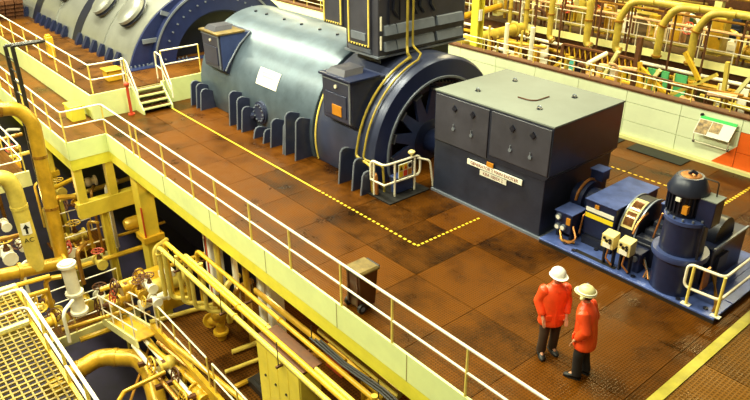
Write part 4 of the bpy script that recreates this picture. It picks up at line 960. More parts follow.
# ---- grating platform at the bottom left corner
gp = thing('grating_platform', 'open yellow grating platform at the bottom left corner', 'platform', (-13.2, 1.2, -2.1))
bars = MB()
for k in range(32): bars.box(-15.3+.172*k, -15.3+.172*k+.045, -.6, 2.12, -2.045, -2.0)
for k in range(16): bars.box(-15.3, -9.8, -.6+.172*k, -.6+.172*k+.035, -2.04, -2.005)
bars.build('grating', 'grating_ochre', gp, smooth=False, kind='stuff')
MB().box(-15.42, -15.30, -.7, 2.2, -2.25, -1.92).build('edge_beam', 'cream_girder', gp); MB().box(-15.3, -9.8, 2.12, 2.20, -2.25, -1.95).build('edge_beam', 'machine_yellow', gp)
railing('thick cream railing along the bottom left grating platform', [(-15.3, -.5, -2.0), (-15.3, 2.16, -2.0), (-9.8, 2.16, -2.0)], 1.0, 1.5, .038, m='rail_cream', R=.2)
g2 = thing('grating_platform', 'second yellow grating beyond the cream beam at the left edge', 'platform', (-16.6, 1.4, -2.4))
bars = MB()
for k in range(13): bars.box(-17.6+.172*k, -17.6+.172*k+.045, -.6, 2.3, -2.345, -2.3)
for k in range(17): bars.box(-17.6, -15.45, -.6+.172*k, -.6+.172*k+.035, -2.34, -2.305)
bars.build('grating', 'grating_ochre', g2, smooth=False, kind='stuff'); MB().box(-17.6, -15.45, 2.3, 2.4, -2.5, -2.2).build('edge_beam', 'machine_yellow', g2); MB().box(-17.75, -17.6, -.6, 2.4, -2.5, -2.2).build('edge_beam', 'cream_girder', g2)

# ---- big pipes
Z1 = V
pipe('big golden-brown lagged pipe bending down at the left edge', [ax(-30, 112, -20.5), ax(18, 108, -20.5), ax(33, 123, -20.3), ax(62, 258, -20.0)], .20, 'pipe_gold', .45, 14, 'lagged_pipe', (.12, .45, .72), fm='pipe_brown', fs=1.06)
t = pipe('pale yellow pipe marked with an upward arrow and letters', [ax(-40, 190, -19.6), ax(6, 176, -19.6), ax(14, 190, -19.6), ax(38, 268, -19.6)], .225, 'pipe_pale', .35, 14, 'marked_pipe', (.5,), fs=1.06)
# arrow label on it
ap = ax(25.5, 226, -19.6); tocam = (CAM-ap); tocam.z = 0; tocam.normalize(); sd = tocam.cross(V((0,0,1))) * -1
def facing_patch(c, r, dang0, dang1, z0, z1, m, name, par, th=.006):
    b = math.atan2(tocam.y, tocam.x); rings = []
    for i in range(7):
        a = b+math.radians(dang0+(dang1-dang0)*i/6); d = V((math.cos(a), math.sin(a), 0)); rings.append([V((c.x, c.y, z0))+d*r, V((c.x, c.y, z1))+d*r, V((c.x, c.y, z1))+d*(r+th), V((c.x, c.y, z0))+d*(r+th)])
    return MB().loft(rings).build(name, m, par)
lb = facing_patch(ap, .228, -34, 34, ap.z-.18, ap.z+.20, 'white_sign', 'flow_label', t)
o_ = ap+tocam*.238; sd = V((0,0,1)).cross(tocam).normalized()
MB().prism([o_+sd*a+V((0,0,b)) for a, b in ((-.03,-.14),(.03,-.14),(.03,.03),(.09,.03),(0,.16),(-.09,.03),(-.03,.03))], tocam*.006).build('flow_arrow', 'black_rubber', lb, smooth=False)
text_part('AC', .20, ap+tocam*.232+V((0,0,-.36)), sd, (0,0,1), 'black_rubber', t)
pipe('golden horizontal header pipe at the left edge below the arrow pipe', [ax(-30, 282, -19.6), ax(66, 262, -19.6)], .20, 'pipe_gold', n=14, name='header_pipe', flanges=(.5, .97))
pipe('white vertical pipe left of the lower gangway', [ax(66, 262, -19.2), ax(80, 312, -19.2)], .20, 'pipe_white', n=12, name='white_pipe', flanges=(.05, .6, .97))
pipe('large golden pipe bending down in the dark pit', [az(50, 392, -5.2), az(72, 374, -5.2), az(100, 357, -5.2), az(138, 358, -5.2), az(150, 372, -5.4), az(162, 420, -5.8)], .26, 'pipe_gold', .5, 14, 'elbow_pipe', (.2, .42, .75), fs=1.07)
pipe('thin golden handrail-like pipe rising beside the pit elbow', [az(118, 402, -4.6), az(124, 392, -4.6), az(165, 372, -4.6)], .06, 'pipe_gold', .12)
# bundle of parallel pipes under the fascia
zb_ = -1.5
bun = []
for i, (lab, y, x0, x1, dz, rise) in enumerate((
    ('outermost of the parallel yellow pipes under the deck fascia', 5.66, -15.9, -6.75, 0, .75), ('second of the parallel yellow pipes under the deck fascia', 5.86, -15.9, -7.05, .08, .75),
    ('third of the parallel yellow pipes under the deck fascia', 6.06, -15.2, -6.0, -.06, .7), ('innermost of the parallel yellow pipes under the deck fascia', 6.30, -14.9, -5.7, .10, .6))):
    zz = zb_+dz
    pipe(lab, [(x0, y, -3.1), (x0, y, zz), (x1, y, zz), (x1, y, zz+rise)], .062 if i < 2 else .055, 'pipe_pale' if i % 2 == 0 else 'machine_yellow', .22, 10, flanges=(.12, .5))
for k, x in enumerate((-14.6, -12.2, -9.8, -7.6)):
    t = thing('pipe_hanger', 'thin rod hanger holding the parallel pipes', 'hanger', (x, 6.0, zb_), 'pipe hangers under the fascia')
    MB().bar((x, 5.5, zb_-.13), (x, 6.45, zb_-.13), .05, .05).build('hanger_bar', 'rust_brown', t)
    for y in (5.56, 6.42): MB().cyl((x, y, zb_-.13), (x, y, -1.0), .012, 5).build('hanger_rod', 'black_steel', t)
# row of J-pipes hanging over the brown mezzanine
for k, (a, b) in enumerate(((168, 270), (181, 275), (193, 280), (205, 283))):
    p = az(a, b, -2.0); q = V((p.x, p.y, -3.05))
    pipe('yellow J-shaped drain pipe in the row above the brown mezzanine', [p+V((-.1, 0, .55)), q+V((-.1, 0, .1)), q+V((.15, .5, 0))], .06, 'pipe_pale', .2, 8, 'drain_pipe', group='row of J-shaped drain pipes')
# lockers
lk = thing('locker', 'tall yellow locker cabinet with four doors below the pipes', 'cabinet', (-10.0, 5.95, -4.4))
MB().box(-10.85, -9.2, 5.68, 6.2, -4.35, -1.55).build('carcass', 'locker_yellow', lk, bevel=.015); MB().box(-10.88, -9.17, 5.65, 6.23, -1.55, -1.5).build('top', 'rust_brown', lk)
for k in range(4):
    d = MB().box(-10.84+.41*k, -10.84+.41*k+.395, 5.655, 5.69, -4.3, -1.6).build('door', 'locker_yellow', lk, bevel=.008); MB().cyl((-10.55+.41*k, 5.66, -2.4), (-10.55+.41*k, 5.63, -2.4), .03, 8).build('knob', 'black_steel', d)
# white and red gear below the deck
for lab, px, py, w, m in (('white switch cabinet with red edge under the deck near the bin', 268, 300, .7, 'white_sign'), ('narrow white cabinet under the deck left of the pipes', 212, 262, .4, 'white_sign')):
    p = ay(px, py, 7.6); t = thing('switch_cabinet', lab, 'cabinet', (p.x, 7.6, -4.4))
    MB().box(p.x-w/2, p.x+w/2, 7.5, 7.9, -4.4, -1.1).build('carcass', m, t, bevel=.01); MB().box(p.x-w/2+.02, p.x+w/2-.02, 7.48, 7.51, -4.3, -1.2).build('door', m, t); MB().box(p.x-.04, p.x+.04, 7.46, 7.50, -4.35, -1.15).build('red_edge', 'red_steel', t)
for k, (x, y) in enumerate(((-15.6, 7.2), (-15.2, 7.5), (-14.0, 7.2), (-13.4, 7.6), (-13.0, 7.1))):
    tag(MB().cyl((x, y, -4.4), (x, y, -.32), .09, 8).build('riser_pipe', ('pipe_pale', 'pipe_white', 'pipe_gold')[k % 3]), 'vertical riser pipe under the deck behind the pipe bundle', 'pipe', 'riser pipes under the deck')
tag(MB().box(-11.9, -11.2, 8.2, 8.8, -4.4, -3.5).box(-11.8, -11.3, 8.1, 8.9, -3.5, -3.4).build('red_crate', 'red_steel'), 'red trolley standing below the deck behind the columns', 'trolley')
# black cable bunch under fascia
for k in range(3):
    tag(MB().tube([(-9.6+.1*k, 6.25+.06*k, -1.12), (-8.6, 6.3+.05*k, -1.22), (-7.4, 6.28+.06*k, -1.08), (-6.0, 6.3+.05*k, -1.2), (-4.5, 6.3+.05*k, -1.1)], .025, 6).build('cable', 'black_rubber'), 'black cable clipped under the deck fascia', 'cable', 'black cables under the fascia')
# valves on the mezzanine and gangways
tag(MB().revolve([(-.42, .0), (-.40, .16), (-.3, .22), (.3, .22), (.40, .16), (.42, 0)], (-20.55, 6.75, -3.05), (0,1,0), 20).build('air_vessel', 'pipe_gold'), 'small horizontal golden vessel under the portal frame beam', 'vessel')
pm_ = thing('pump_set', 'yellow pump set on the mezzanine below the thick column', 'pump', (-17.9, 6.4, -4.4))
MB().box(-18.4, -17.2, 6.0, 6.9, -4.55, -4.15).build('base', 'machine_yellow', pm_); MB().revolve([(0, 0), (0, .36), (.5, .36), (.6, .25), (.6, 0)], (-18.1, 6.4, -3.85), (0,-1,0), 20).build('casing', 'machine_yellow', pm_); MB().cyl((-17.6, 6.9, -3.85), (-17.6, 5.9, -3.85), .26, 16).build('motor', 'pipe_pale', pm_); MB().box(-17.75, -17.45, 6.2, 6.6, -3.6, -3.4).build('terminal_case', 'pipe_white', pm_); MB().cyl((-18.05, 6.0, -3.85), (-18.05, 5.8, -3.85), .14, 14).build('suction_flange', 'rust_brown', pm_)
vx, vy = az(222, 338, -4.4).x, az(222, 338, -4.4).y
yp = thing('stop_valve', 'tall yellow stop valve standing on the brown mezzanine', 'valve', (vx, vy, -4.4))
MB().cyl((vx, vy, -4.4), (vx, vy, -3.0), .13, 12).sphere((vx, vy, -3.6), .22, 12).build('body', 'pipe_gold', yp); MB().cyl((vx-.4, vy-.1, -3.95), (vx+.1, vy, -3.8), .13, 12).build('branch', 'machine_yellow', yp); MB().cyl((vx-.43, vy-.1, -3.96), (vx-.36, vy-.1, -3.94), .22, 14).build('branch_flange', 'machine_yellow', yp); MB().cyl((vx, vy, -4.2), (vx, vy, -4.12), .22, 14).build('flange', 'machine_yellow', yp)
tag(MB().box(-12.6, -11.4, 6.2, 7.0, -4.4, -4.2).box(-12.5, -11.5, 6.3, 6.9, -4.2, -4.1).build('floor_hatch', 'black_steel'), 'black raised floor hatch beside the tall stop valve', 'hatch')
R2 = random.Random(5)
spots = [(86, 302, -5.2), (102, 298, -5.2), (114, 304, -5.0), (128, 296, -4.6), (140, 292, -3.2), (150, 286, -3.0), (132, 285, -3.2), (142, 276, -3.0), (155, 300, -3.3), (48, 300, -4.2), (36, 310, -4.2), (60, 315, -4.2), (42, 325, -4.0), (28, 312, -4.0), (70, 250, -4.0), (84, 246, -4.0), (76, 236, -3.8), (100, 262, -4.2), (170, 362, -4.6), (200, 395, -4.8), (192, 372, -4.8), (14, 150, -1.6), (10, 165, -1.8), (22, 245, -3.0), (8, 255, -3.0), (5, 225, -2.6), (78, 205, -3.2), (88, 182, -3.4), (60, 190, -3.6)]
for k, (px, py, z) in enumerate(spots):
    p = az(px, py, z)
    vm, vw = R2.choice(['machine_yellow', 'pipe_gold', 'pipe_pale', 'pipe_white']), R2.choice(['red_steel', 'rust_brown', 'machine_yellow', 'rust_brown'])
    valve('%s valve with %s handwheel %s' % (CN[vm], CN[vw], well_place(p)), p, R2.uniform(.10, .17), R2.choice([(0,0,1), (0,-1,.3), (.6,-.4,.5)]), vm, 'valves in the lower well', wheel=vw, along=R2.choice([(1,0,0), (0,1,0)]))
# thinner pipes filling the well: runs with the machine, runs across, risers
runs = [((60, 200), (130, 178), -3.3), ((50, 190), (75, 178), -3.0), ((70, 250), (165, 222), -4.0), ((75, 268), (165, 240), -4.4), ((62, 330), (160, 300), -5.0), ((0, 305), (48, 290), -3.0), ((0, 290), (50, 276), -2.8), ((0, 240), (30, 232), -2.2), ((100, 290), (215, 250), -3.9), ((150, 322), (215, 304), -4.3), ((130, 402), (150, 345), -5.4), ((150, 345), (215, 400), -4.7), ((158, 342), (230, 402), -4.5), ((134, 345), (186, 402), -5.7), ((168, 340), (245, 402), -4.0), ((0, 140), (22, 134), -1.0), ((0, 160), (30, 152), -1.4), ((80, 340), (140, 318), -5.6), ((232, 352), (262, 341), -4.3), ((225, 372), (262, 358), -4.3), ((60, 345), (150, 312), -6.4), ((235, 387), (262, 374), -4.3), ((320, 330), (400, 395), -1.9), ((330, 345), (385, 398), -2.2), ((255, 290), (345, 362), -1.7)]
for k, (a, b, z) in enumerate(runs):
    r = R2.choice([.04, .055, .07, .09]); p, q = az(*a, z), az(*b, z)
    pmn = R2.choice(['pipe_gold', 'pipe_pale', 'machine_yellow', 'pipe_brown'])
    tag(MB().tube([p, p.lerp(q, .5), q], r, 8).build('pipe', pmn), 'straight thin %s pipe %s' % (CN[pmn], well_place(p.lerp(q, .5))), 'pipe', 'thin pipes in the lower well')
ris = [(45, 205, 1.8), (53, 225, 1.6), (64, 212, 1.5), (95, 235, 1.4), (104, 232, 2.4), (118, 225, 2.4), (160, 262, 1.3), (30, 275, 1.2), (56, 300, 1.5), (70, 320, 1.0), (12, 132, 1.2), (6, 200, 1.5), (84, 262, 1.2), (300, 372, 1.2), (365, 392, 1.2), (375, 385, 1.0), (230, 300, 1.3), (240, 308, 1.4)]
for k, (px, py, h) in enumerate(ris):
    p = az(px, py+22, -4.4); r = R2.choice([.05, .07, .09])
    pmn = R2.choice(['pipe_gold', 'pipe_pale', 'pipe_white', 'pipe_brown'])
    tag(MB().tube(fillet([p, p+V((0,0,h)), p+V((R2.uniform(-.5,.5), R2.uniform(.2,.6), h+.02))], .2), r, 8).build('riser_pipe', pmn), 'upright %s riser pipe with a bend %s' % (CN[pmn], well_place(p+V((0,0,h/2)))), 'pipe', 'riser pipes in the lower well')
# bracing and racking at the bottom
for a, b in (((146, 338), (196, 402)), ((160, 338), (214, 402))):
    tag(MB().bar(az(*a, -5.3), az(*b, -5.3), .14, .2).build('beam', 'machine_yellow'), 'sloping yellow beam below the mezzanine railing', 'beam', 'beams below the mezzanine railing')
for k, (px, py) in enumerate(((160, 358), (178, 380), (204, 396))):
    p = az(px, py, -4.9); t = thing('pipe_rack', 'rusty bracket carrying small pipes at the bottom of the well', 'bracket', p, 'rusty brackets in the well')
    MB().bar(p+V((-.1,-.6,0)), p+V((.1,.6,0)), .10, .12).build('arm', 'rust_brown', t); MB().cyl(p, p+V((0,0,-1.5)), .05, 6).build('leg', 'rust_brown', t)
    for j in range(3): MB().cyl(p+V((-.9, -.4+.35*j, .12)), p+V((.9, -.4+.35*j, .12)), .06, 8).build('carried_pipe', R2.choice(['pipe_gold', 'pipe_white', 'pipe_brown']), t)
for k in range(6):
    x = -17.5+.5*k; tag(MB().bar((x, 3.2, -7.4), (x, 4.3, -7.4), .12, .18).build('sleeper', 'rust_brown'), 'rusty sleeper on the dark pit floor', 'sleeper', 'rusty sleepers in the pit')
# black ladder hoop at the upper left
lh = thing('ladder_hoop', 'black steel ladder top with hoop at the upper left', 'ladder', ay(33, 103, 4.4))
for a, b in (((5, 46), (24, 108)), ((12, 46), (32, 105))): MB().bar(ay(*a, 4.4), V((ay(*a, 4.4).x, 4.4, -3.0)), .10, .10).build('ladder_side', 'black_steel', lh)
pA, pB = ay(5, 46, 4.4), ay(12, 46, 4.4)
MB().tube(fillet([pA, pA+V((0,.9,.0)), pB+V((0,.9,.0)), pB], .2), .05, 8).build('hoop', 'black_steel', lh)
for k in range(10): MB().cyl(V((pA.x, 4.4, pA.z-.3-.35*k)), V((pB.x, 4.4, pA.z-.3-.35*k)), .02, 6).build('rung', 'black_steel', lh)
# pale walkway piece at far upper left
wl = thing('walkway', 'cream side walkway with railing at the left edge behind the ladder', 'walkway', (-24, 3.2, -1.2))
MB().box(-32, -22.5, 2.6, 4.2, -1.35, -1.2).build('deck', 'platform_plate', wl); MB().box(-22.5, -22.4, 2.5, 4.3, -1.6, -1.1).build('edge_girder', 'cream_girder', wl)
railing('cream railing on the side walkway at the left edge', [(-22.45, 2.6, -1.2), (-22.45, 4.2, -1.2), (-31, 4.2, -1.2)], 1.0, 1.5, .024)

t = pipe('short white pipe with a black flow arrow below the thick column', [az(140, 306, -3.7), az(168, 294, -3.7)], .13, 'pipe_white', n=10, name='white_pipe', flanges=(.04, .96))
pa, pb = az(150, 301.5, -3.56), az(158, 298, -3.56); dd = (pb-pa).normalized(); nn = (CAM-pa).normalized(); up_ = nn.cross(dd).normalized(); o_ = (pa+pb)/2+nn*.03
MB().prism([o_+dd*a+up_*b for a, b in ((-.16,-.025),(.04,-.025),(.04,-.07),(.16,0),(.04,.07),(.04,.025),(-.16,.025))], nn*.01).build('flow_arrow', 'black_rubber', t, smooth=False)

# ================================================================ THE HEATER BAY BEYOND THE CREAM WALL
railing('low thin railing on top of the cream wall', [(-44, 18.75, 1.56), (.5, 18.75, 1.56)], .40, 1.1, .016, mids=(.5,), m='rail_cream', pm='rail_yellow')
R3 = random.Random(11)
TAKEN = []
def clear(lo, hi):
    """keep the small gear of the bay apart: claim a box of space or refuse it"""
    for a, b in TAKEN:
        if all(lo[i] < b[i] and hi[i] > a[i] for i in range(3)): return False
    TAKEN.append((lo, hi)); return True
# tall yellow column behind the terminal enclosure
tc_ = thing('column', 'tall yellow column just beyond the wall, right of the terminal enclosure', 'column', (-17.2, 19.4, -6))
MB().ibeam((-17.2, 19.45, -6), (-17.2, 19.45, 8), .34, .34, .05).build('shaft', 'girder_yellow', tc_); MB().box(-17.02, -16.98, 19.3, 19.45, 2.4, 2.8).build('lock_plate', 'white_sign', tc_)
# raised gallery with cream girder
GY, GZ = 26.0, 0.75
ga = struct(MB().box(-46, 4, GY, 31.5, GZ-.06, GZ+.04).build('floor', 'concrete_brown', base=(0,0,0))); MB().box(-21.0, 4, GY-.08, GY, GZ-.16, GZ+.12).build('edge_girder', 'cream_girder', ga); MB().box(-46, 4, GY+.3, GY+.5, GZ-.6, GZ-.06).build('edge_girder', 'rust_brown', ga)  # recessed brown strip puts the shading below the cream girder into colour
for k in range(12): MB().ibeam((-44+4*k, GY+.6, -6), (-44+4*k, GY+.6, GZ-.06), .3, .3, .04).build('post', ('girder_yellow', 'rust_brown')[k % 2], ga)
railing('cream railing along the gallery beyond the wall', [(-46, GY+.05, GZ+.04), (4, GY+.05, GZ+.04)], 1.0, 1.3, .022, m='rail_cream', pm='rail_cream')
# header and its descending bends
HX = lambda px, py, Y=25.4: ay(px, py, Y)
hp0, hp1 = ay(560, -20, 25.6), ay(752, 20, 25.6)
zz = 2.75
pipe('long horizontal yellow header pipe above the gallery', [(-30, 25.7, zz), (2, 25.7, zz)], .15, 'pipe_olive', n=12, name='header_pipe', flanges=(.45, .6, .72, .8))
names = ['leftmost', 'second', 'third', 'fourth', 'fifth', 'sixth', 'rightmost']
for k, (px, pyb, r) in enumerate(((509, 30, .09), (525, 31, .11), (549, 37, .125), (586, 43, .145), (615, 48, .145), (656, 58, .145), (688.5, 65, .145))):
    b = ay(px, pyb, 25.3); X = b.x; zbt = b.z; dx = 1.15 if k > 3 else (-.5 if k == 0 else 0.0)
    pts = [(X+dx, 25.62, zz), (X+dx*.35, 25.35, zz), (X, 25.3, zz-.75), (X, 25.3, zbt)] if dx else [(X, 25.62, zz+.4), (X, 25.3, zz-.2), (X, 25.3, zbt)]
    if k < 5: pts += [(X+.25, 25.3, zbt-.15)]
    pipe('%s of the seven yellow pipes bending down in front of the gallery' % names[k], pts, r, 'pipe_olive', .55, 12, 'descending_pipe', (.55, .97), fm='pipe_brown')
    tag(MB().cyl((X+.42, 25.45, -6), (X+.42, 25.45, zz-.3), .045, 6).build('tie_rod', 'rust_brown'), 'slim rusty rod beside a descending pipe at the gallery', 'rod', 'slim rods at the gallery')
# big pipes across near the tall column
pipe('thick yellow pipe running across from the gallery to the tall column', [(-19.6, 20.0, .85), (-19.6, 25.2, .85)], .24, 'pipe_olive', n=12, name='cross_pipe', flanges=(.2, .9)); tcp = pipe('thinner yellow pipe running across above the thick one near the tall column', [(-21.4, 20.0, 1.2), (-21.4, 25.8, 1.5)], .15, 'pipe_gold', n=10, name='cross_pipe', flanges=(.5,)); MB().cyl((-21.4, 21.5, -6), (-21.4, 21.5, 1.25), .07, 8).build('support_post', 'rust_brown', tcp)
for k, (px, py) in enumerate(((488, 52), (505, 55), (520, 58), (530, 60))):
    b = ay(px, py, 22.0); tag(MB().cyl((b.x, 22, -6), (b.x, 22, b.z+1.1+.2*(k % 2)), .09 if k % 2 else .05, 8).build('riser_pipe', ('pipe_pale', 'pipe_white')[k % 2]), 'upright pipe in the bay just right of the tall column', 'pipe', 'upright pipes right of the tall column')
# trough truss (brown lattice)
tr = thing('lattice_girder', 'brown lattice girder in front of the gallery beyond the wall', 'girder', (-14, 24.6, -.4))
x0, x1 = ay(563, 50, 24.6).x, ay(636, 66, 24.6).x
for z in (.22, .72): MB().bar((x0, 24.6, z), (x1, 24.6, z), .14, .08).build('chord', 'rust_brown', tr)
n = 26
for k in range(n):
    xa = x0+(x1-x0)*k/n; xb = x0+(x1-x0)*(k+1)/n
    MB().bar((xa, 24.6, .22 if k % 2 else .72), (xb, 24.6, .72 if k % 2 else .22), .05, .05).build('lattice_bar', ('machine_yellow', 'rust_brown')[k % 2], tr)
MB().box(x0, x1, 24.66, 24.7, .24, .70).build('back_plate', 'rust_brown', tr)
MB().bar((x0, 24.6, .7), (x0, 24.6, -6), .16, .16).build('post', 'rust_brown', tr); MB().bar((x1, 24.6, 1.6), (x1, 24.6, -6), .18, .18).build('post', 'rust_brown', tr)
# diagonal braces
brs = [((641, 68), (668, 96)), ((660, 70), (643, 92)), ((668, 96), (700, 82)), ((560, 62), (545, 76)), ((600, 82), (612, 62)), ((588, 64), (580, 80)), ((700, 82), (690, 62)), ((735, 95), (750, 78)), ((728, 62), (722, 104)), ((640, 62), (641, 92))]
for k, (a, b) in enumerate(brs):
    pmn = ('machine_yellow', 'cream_girder', 'pipe_pale')[k % 3]; tag(MB().bar(ay(*a, 23.6), ay(*b, 23.6)+(ay(*b, 23.6)-ay(*a, 23.6))*.5, .13, .13).build('brace', pmn), '%s brace beyond the wall %s' % (CN[pmn], far_place(ay(*a, 23.6))), 'brace', 'braces above the cream wall')
# bright sheet panels and hung covers behind the lattice girder
for k, (px, m, w) in enumerate(((568, 'panel_teal', .5), (576, 'navy_dark', .4), (584, 'fascia_yellow', .4), (592, 'white_sign', .7), (604, 'panel_teal', .3), (610, 'white_sign', .6), (620, 'sign_yellow', .3), (630, 'white_sign', .3), (650, 'panel_green', .6), (658, 'panel_green', .5), (676, 'panel_green', .5), (718, 'pipe_white', .35), (738, 'white_sign', .35), (541, 'pipe_white', .4))):
    p = ay(px, 74+.24*(px-600), 25.2); h = 1.55
    t = thing('sheet_screen', CN[m]+' sheet screen below the gallery '+far_place(p), 'screen', (p.x, 25.4, p.z-1), 'sheet screens below the gallery')
    MB().box(p.x-w/2, p.x+w/2, 25.36, 25.42, p.z-1.2, p.z+h-.9).build('sheet', m, t); MB().bar((p.x-w/2, 25.34, p.z-1.2), (p.x-w/2, 25.34, p.z+h-.9), .05, .05).build('frame_bar', 'rail_yellow', t)
# equipment on the gallery
cols_ = ['machine_yellow', 'pipe_olive', 'cream_girder', 'pipe_white', 'rust_brown', 'pipe_brown', 'salmon', 'pipe_gold', 'rust_brown', 'salmon']
for k in range(50):
    X = -36+.62*k+R3.uniform(-.2, .2); Y = R3.uniform(26.6, 29.6); w, d, h = R3.uniform(.25, .6), R3.uniform(.3, .6), R3.uniform(.4, 1.5); m = R3.choice(cols_)
    if not clear((X-w/2, Y-d/2-.08, GZ), (X+w/2, Y+d/2, GZ+h)): continue
    t = thing('equipment_cabinet', '%s equipment cabinet on the gallery %s' % (CN[m], far_place((X, Y, GZ+h/2))), 'cabinet', (X, Y, GZ+.04), 'equipment cabinets on the gallery')
    MB().box(X-w/2, X+w/2, Y-d/2, Y+d/2, GZ+.04, GZ+h).build('carcass', m, t); MB().box(X-w/2+.05, X+w/2-.05, Y-d/2-.03, Y-d/2, GZ+.15, GZ+h-.1).build('door', R3.choice(cols_), t); MB().cyl((X+w*.3, Y-d/2-.03, GZ+h*.5), (X+w*.3, Y-d/2-.07, GZ+h*.5), .04, 6).build('knob', 'black_steel', t)
p = ay(673, 24, 30.0); t = thing('teal_machine', 'teal machine guard on the gallery behind the sixth pipe', 'machine', (p.x, 30, GZ)); MB().prism([(p.x-.6, 29.8, GZ+.04), (p.x+.6, 29.8, GZ+.04), (p.x+.6, 29.8, p.z+.6), (p.x-.1, 29.8, p.z+.8)], (0, .8, 0)).build('guard', 'panel_teal', t); MB().box(p.x-.7, p.x+.7, 29.6, 30.7, GZ+.04, GZ+.3).build('base', 'pipe_white', t)
p = ay(722, 34, 29.0); t = thing('ventilation_grille', 'dark louvred cabinet on the gallery near the right edge', 'cabinet', (p.x, 29, GZ)); MB().box(p.x-.7, p.x+.7, 29.0, 29.6, GZ+.04, p.z+.7).build('carcass', 'navy_dark', t)
for k in range(6): MB().box(p.x-.65, p.x+.65, 28.95, 29.02, GZ+.3+.2*k, GZ+.38+.2*k).build('slat', 'cabinet_bluegrey', t)
for k in range(26):
    X = -33+.95*k+R3.uniform(-.3, .3); Y = R3.uniform(26.4, 28.6)
    vz = GZ+R3.uniform(.5, 1.3); vm, vw = R3.choice(cols_), R3.choice(['red_steel', 'rust_brown', 'rail_cream'])
    if not clear((X-.45, Y-.75, GZ), (X+.45, Y+.3, vz+.75)): continue
    vt = valve('%s valve with %s handwheel, on gallery %s' % (CN[vm], CN[vw], far_place((X, Y, vz))), (X, Y, vz), R3.uniform(.12, .2), R3.choice([(0,-1,.2), (0,0,1), (.5,-.8,0)]), vm, 'valves on the gallery', wheel=vw)
    MB().cyl((X, Y, GZ+.04), (X, Y, vz), .06, 8).build('stand', 'rust_brown', vt)
PC = ['pipe_gold', 'pipe_olive', 'machine_yellow', 'pipe_brown', 'rust_brown', 'salmon', 'pipe_white']
def inframe(p, q):
    m_ = (V(p)+V(q))/2; x, y = pix(m_); return 250 < x < 752 and -6 < y < 110
def farpipe(pts, r, m, kind, group, name='pipe'):
    if not inframe(pts[0], pts[-1]) or 32.7 < pts[0][1] < 34.1: return
    if not clear(tuple(min(V(p)[i] for p in pts)-r for i in range(3)), tuple(max(V(p)[i] for p in pts)+r for i in range(3))): return
    o = tag(MB().tube(fillet(pts, .3), r, 7).build(name, m), '%s %s %s' % (CN[m], kind, far_place((V(pts[0])+V(pts[-1]))/2)), 'pipe', group)
    if name == 'pipe':                                            # each level run stands on a slim leg
        q = V(pts[0]).lerp(V(pts[-1]), .5); zf = (-.9 if 22.6 < q.y < 24.4 and q.z > -.8 else -6.0) if q.y < 26 or q.y > 31.5 else GZ+.04
        MB().cyl((q.x, q.y, zf), (q.x, q.y, q.z), .035, 6).build('support_leg', 'rust_brown', o)
for k in range(110):                                               # horizontal runs with the machine
    X = R3.uniform(-46, -8); Ln = R3.uniform(2, 9); Y = R3.uniform(26.6, 37); z = R3.uniform(-2.5, 2.2) if Y > 31.5 else R3.uniform(.95, 2.6)
    farpipe([(X, Y, z), (X+Ln, Y, z)], R3.uniform(.04, .13), R3.choice(PC), 'level bay pipe', 'level pipes at the back of the bay')
for k in range(150):                                              # uprights
    X = R3.uniform(-46, -8); Y = R3.uniform(26.3, 37); z = R3.uniform(-2.5, .5) if Y > 31.5 else GZ; h = R3.uniform(.6, 2.4)
    farpipe([(X, Y, z), (X, Y, z+h), (X+R3.uniform(-.8, .8), Y-.3, z+h+.05)], R3.uniform(.03, .10), R3.choice(PC), 'bent upright bay pipe', 'upright pipes at the back of the bay', 'riser_pipe')
sd_ = struct(MB().box(-31, -5, 22.6, 24.4, -.98, -.90).build('floor', 'concrete_brown', base=(0,0,0))); MB().box(-31, -5, 22.56, 22.62, -1.1, -.86).build('edge_girder', 'rust_brown', sd_)
for k in range(9): MB().cyl((-30+3*k, 23.5, -6), (-30+3*k, 23.5, -.98), .1, 8).build('post', 'rust_brown', sd_)
for k in range(14):
    X = -25+1.3*k; Y = R3.uniform(23.3, 24.0); r = R3.uniform(.22, .4); m = R3.choice(['machine_yellow', 'pipe_olive', 'salmon', 'pipe_white'])
    if not clear((X-.5, Y-.45, -.9), (X+.65, Y+.45, .6)): continue
    t = thing('pump_set', '%s pump set on service deck %s' % (CN[m], far_place((X, Y, -.3))), 'pump', (X, Y, -.9), 'pump sets beyond the wall')
    MB().box(X-.5, X+.5, Y-.3, Y+.3, -.9, -.7).build('base', 'rust_brown', t); MB().revolve([(0, 0), (0, r), (.4, r), (.5, r*.6), (.5, 0)], (X-.35, Y, -.3), (1,0,0), 16).build('casing', m, t); MB().cyl((X+.15, Y, -.3), (X+.6, Y, -.3), r*.6, 12).build('motor', R3.choice(cols_), t); MB().cyl((X-.1, Y, -.3), (X-.1, Y, .6), .09, 10).build('discharge', 'pipe_gold', t)
for k in range(90):                                               # low runs just beyond the wall, below the gallery
    X = R3.uniform(-26, -7); Y = R3.uniform(22.0, 25); z = .45-(Y-22)*.335+R3.uniform(-.15, .75); Ln = R3.uniform(.8, 3); ac = R3.random() < .6
    farpipe([(X, Y, z), (X+(Ln if ac else 0), Y+(0 if ac else 1.2), z+R3.uniform(-.2, .3))], R3.uniform(.03, .10), R3.choice(PC), 'low pipe beyond the wall', 'low pipes beyond the wall')
for k in range(110):
    X = R3.uniform(-24, -7); Y = R3.uniform(22.7, 24.3); z = .45-(Y-22)*.335+R3.uniform(.2, .9)
    farpipe([(X, Y, -.9), (X, Y, z), (X+R3.uniform(-.5, .5), Y-.2, z+.05)], R3.uniform(.03, .09), R3.choice(PC), 'low upright beyond the wall', 'low uprights beyond the wall', 'riser_pipe')
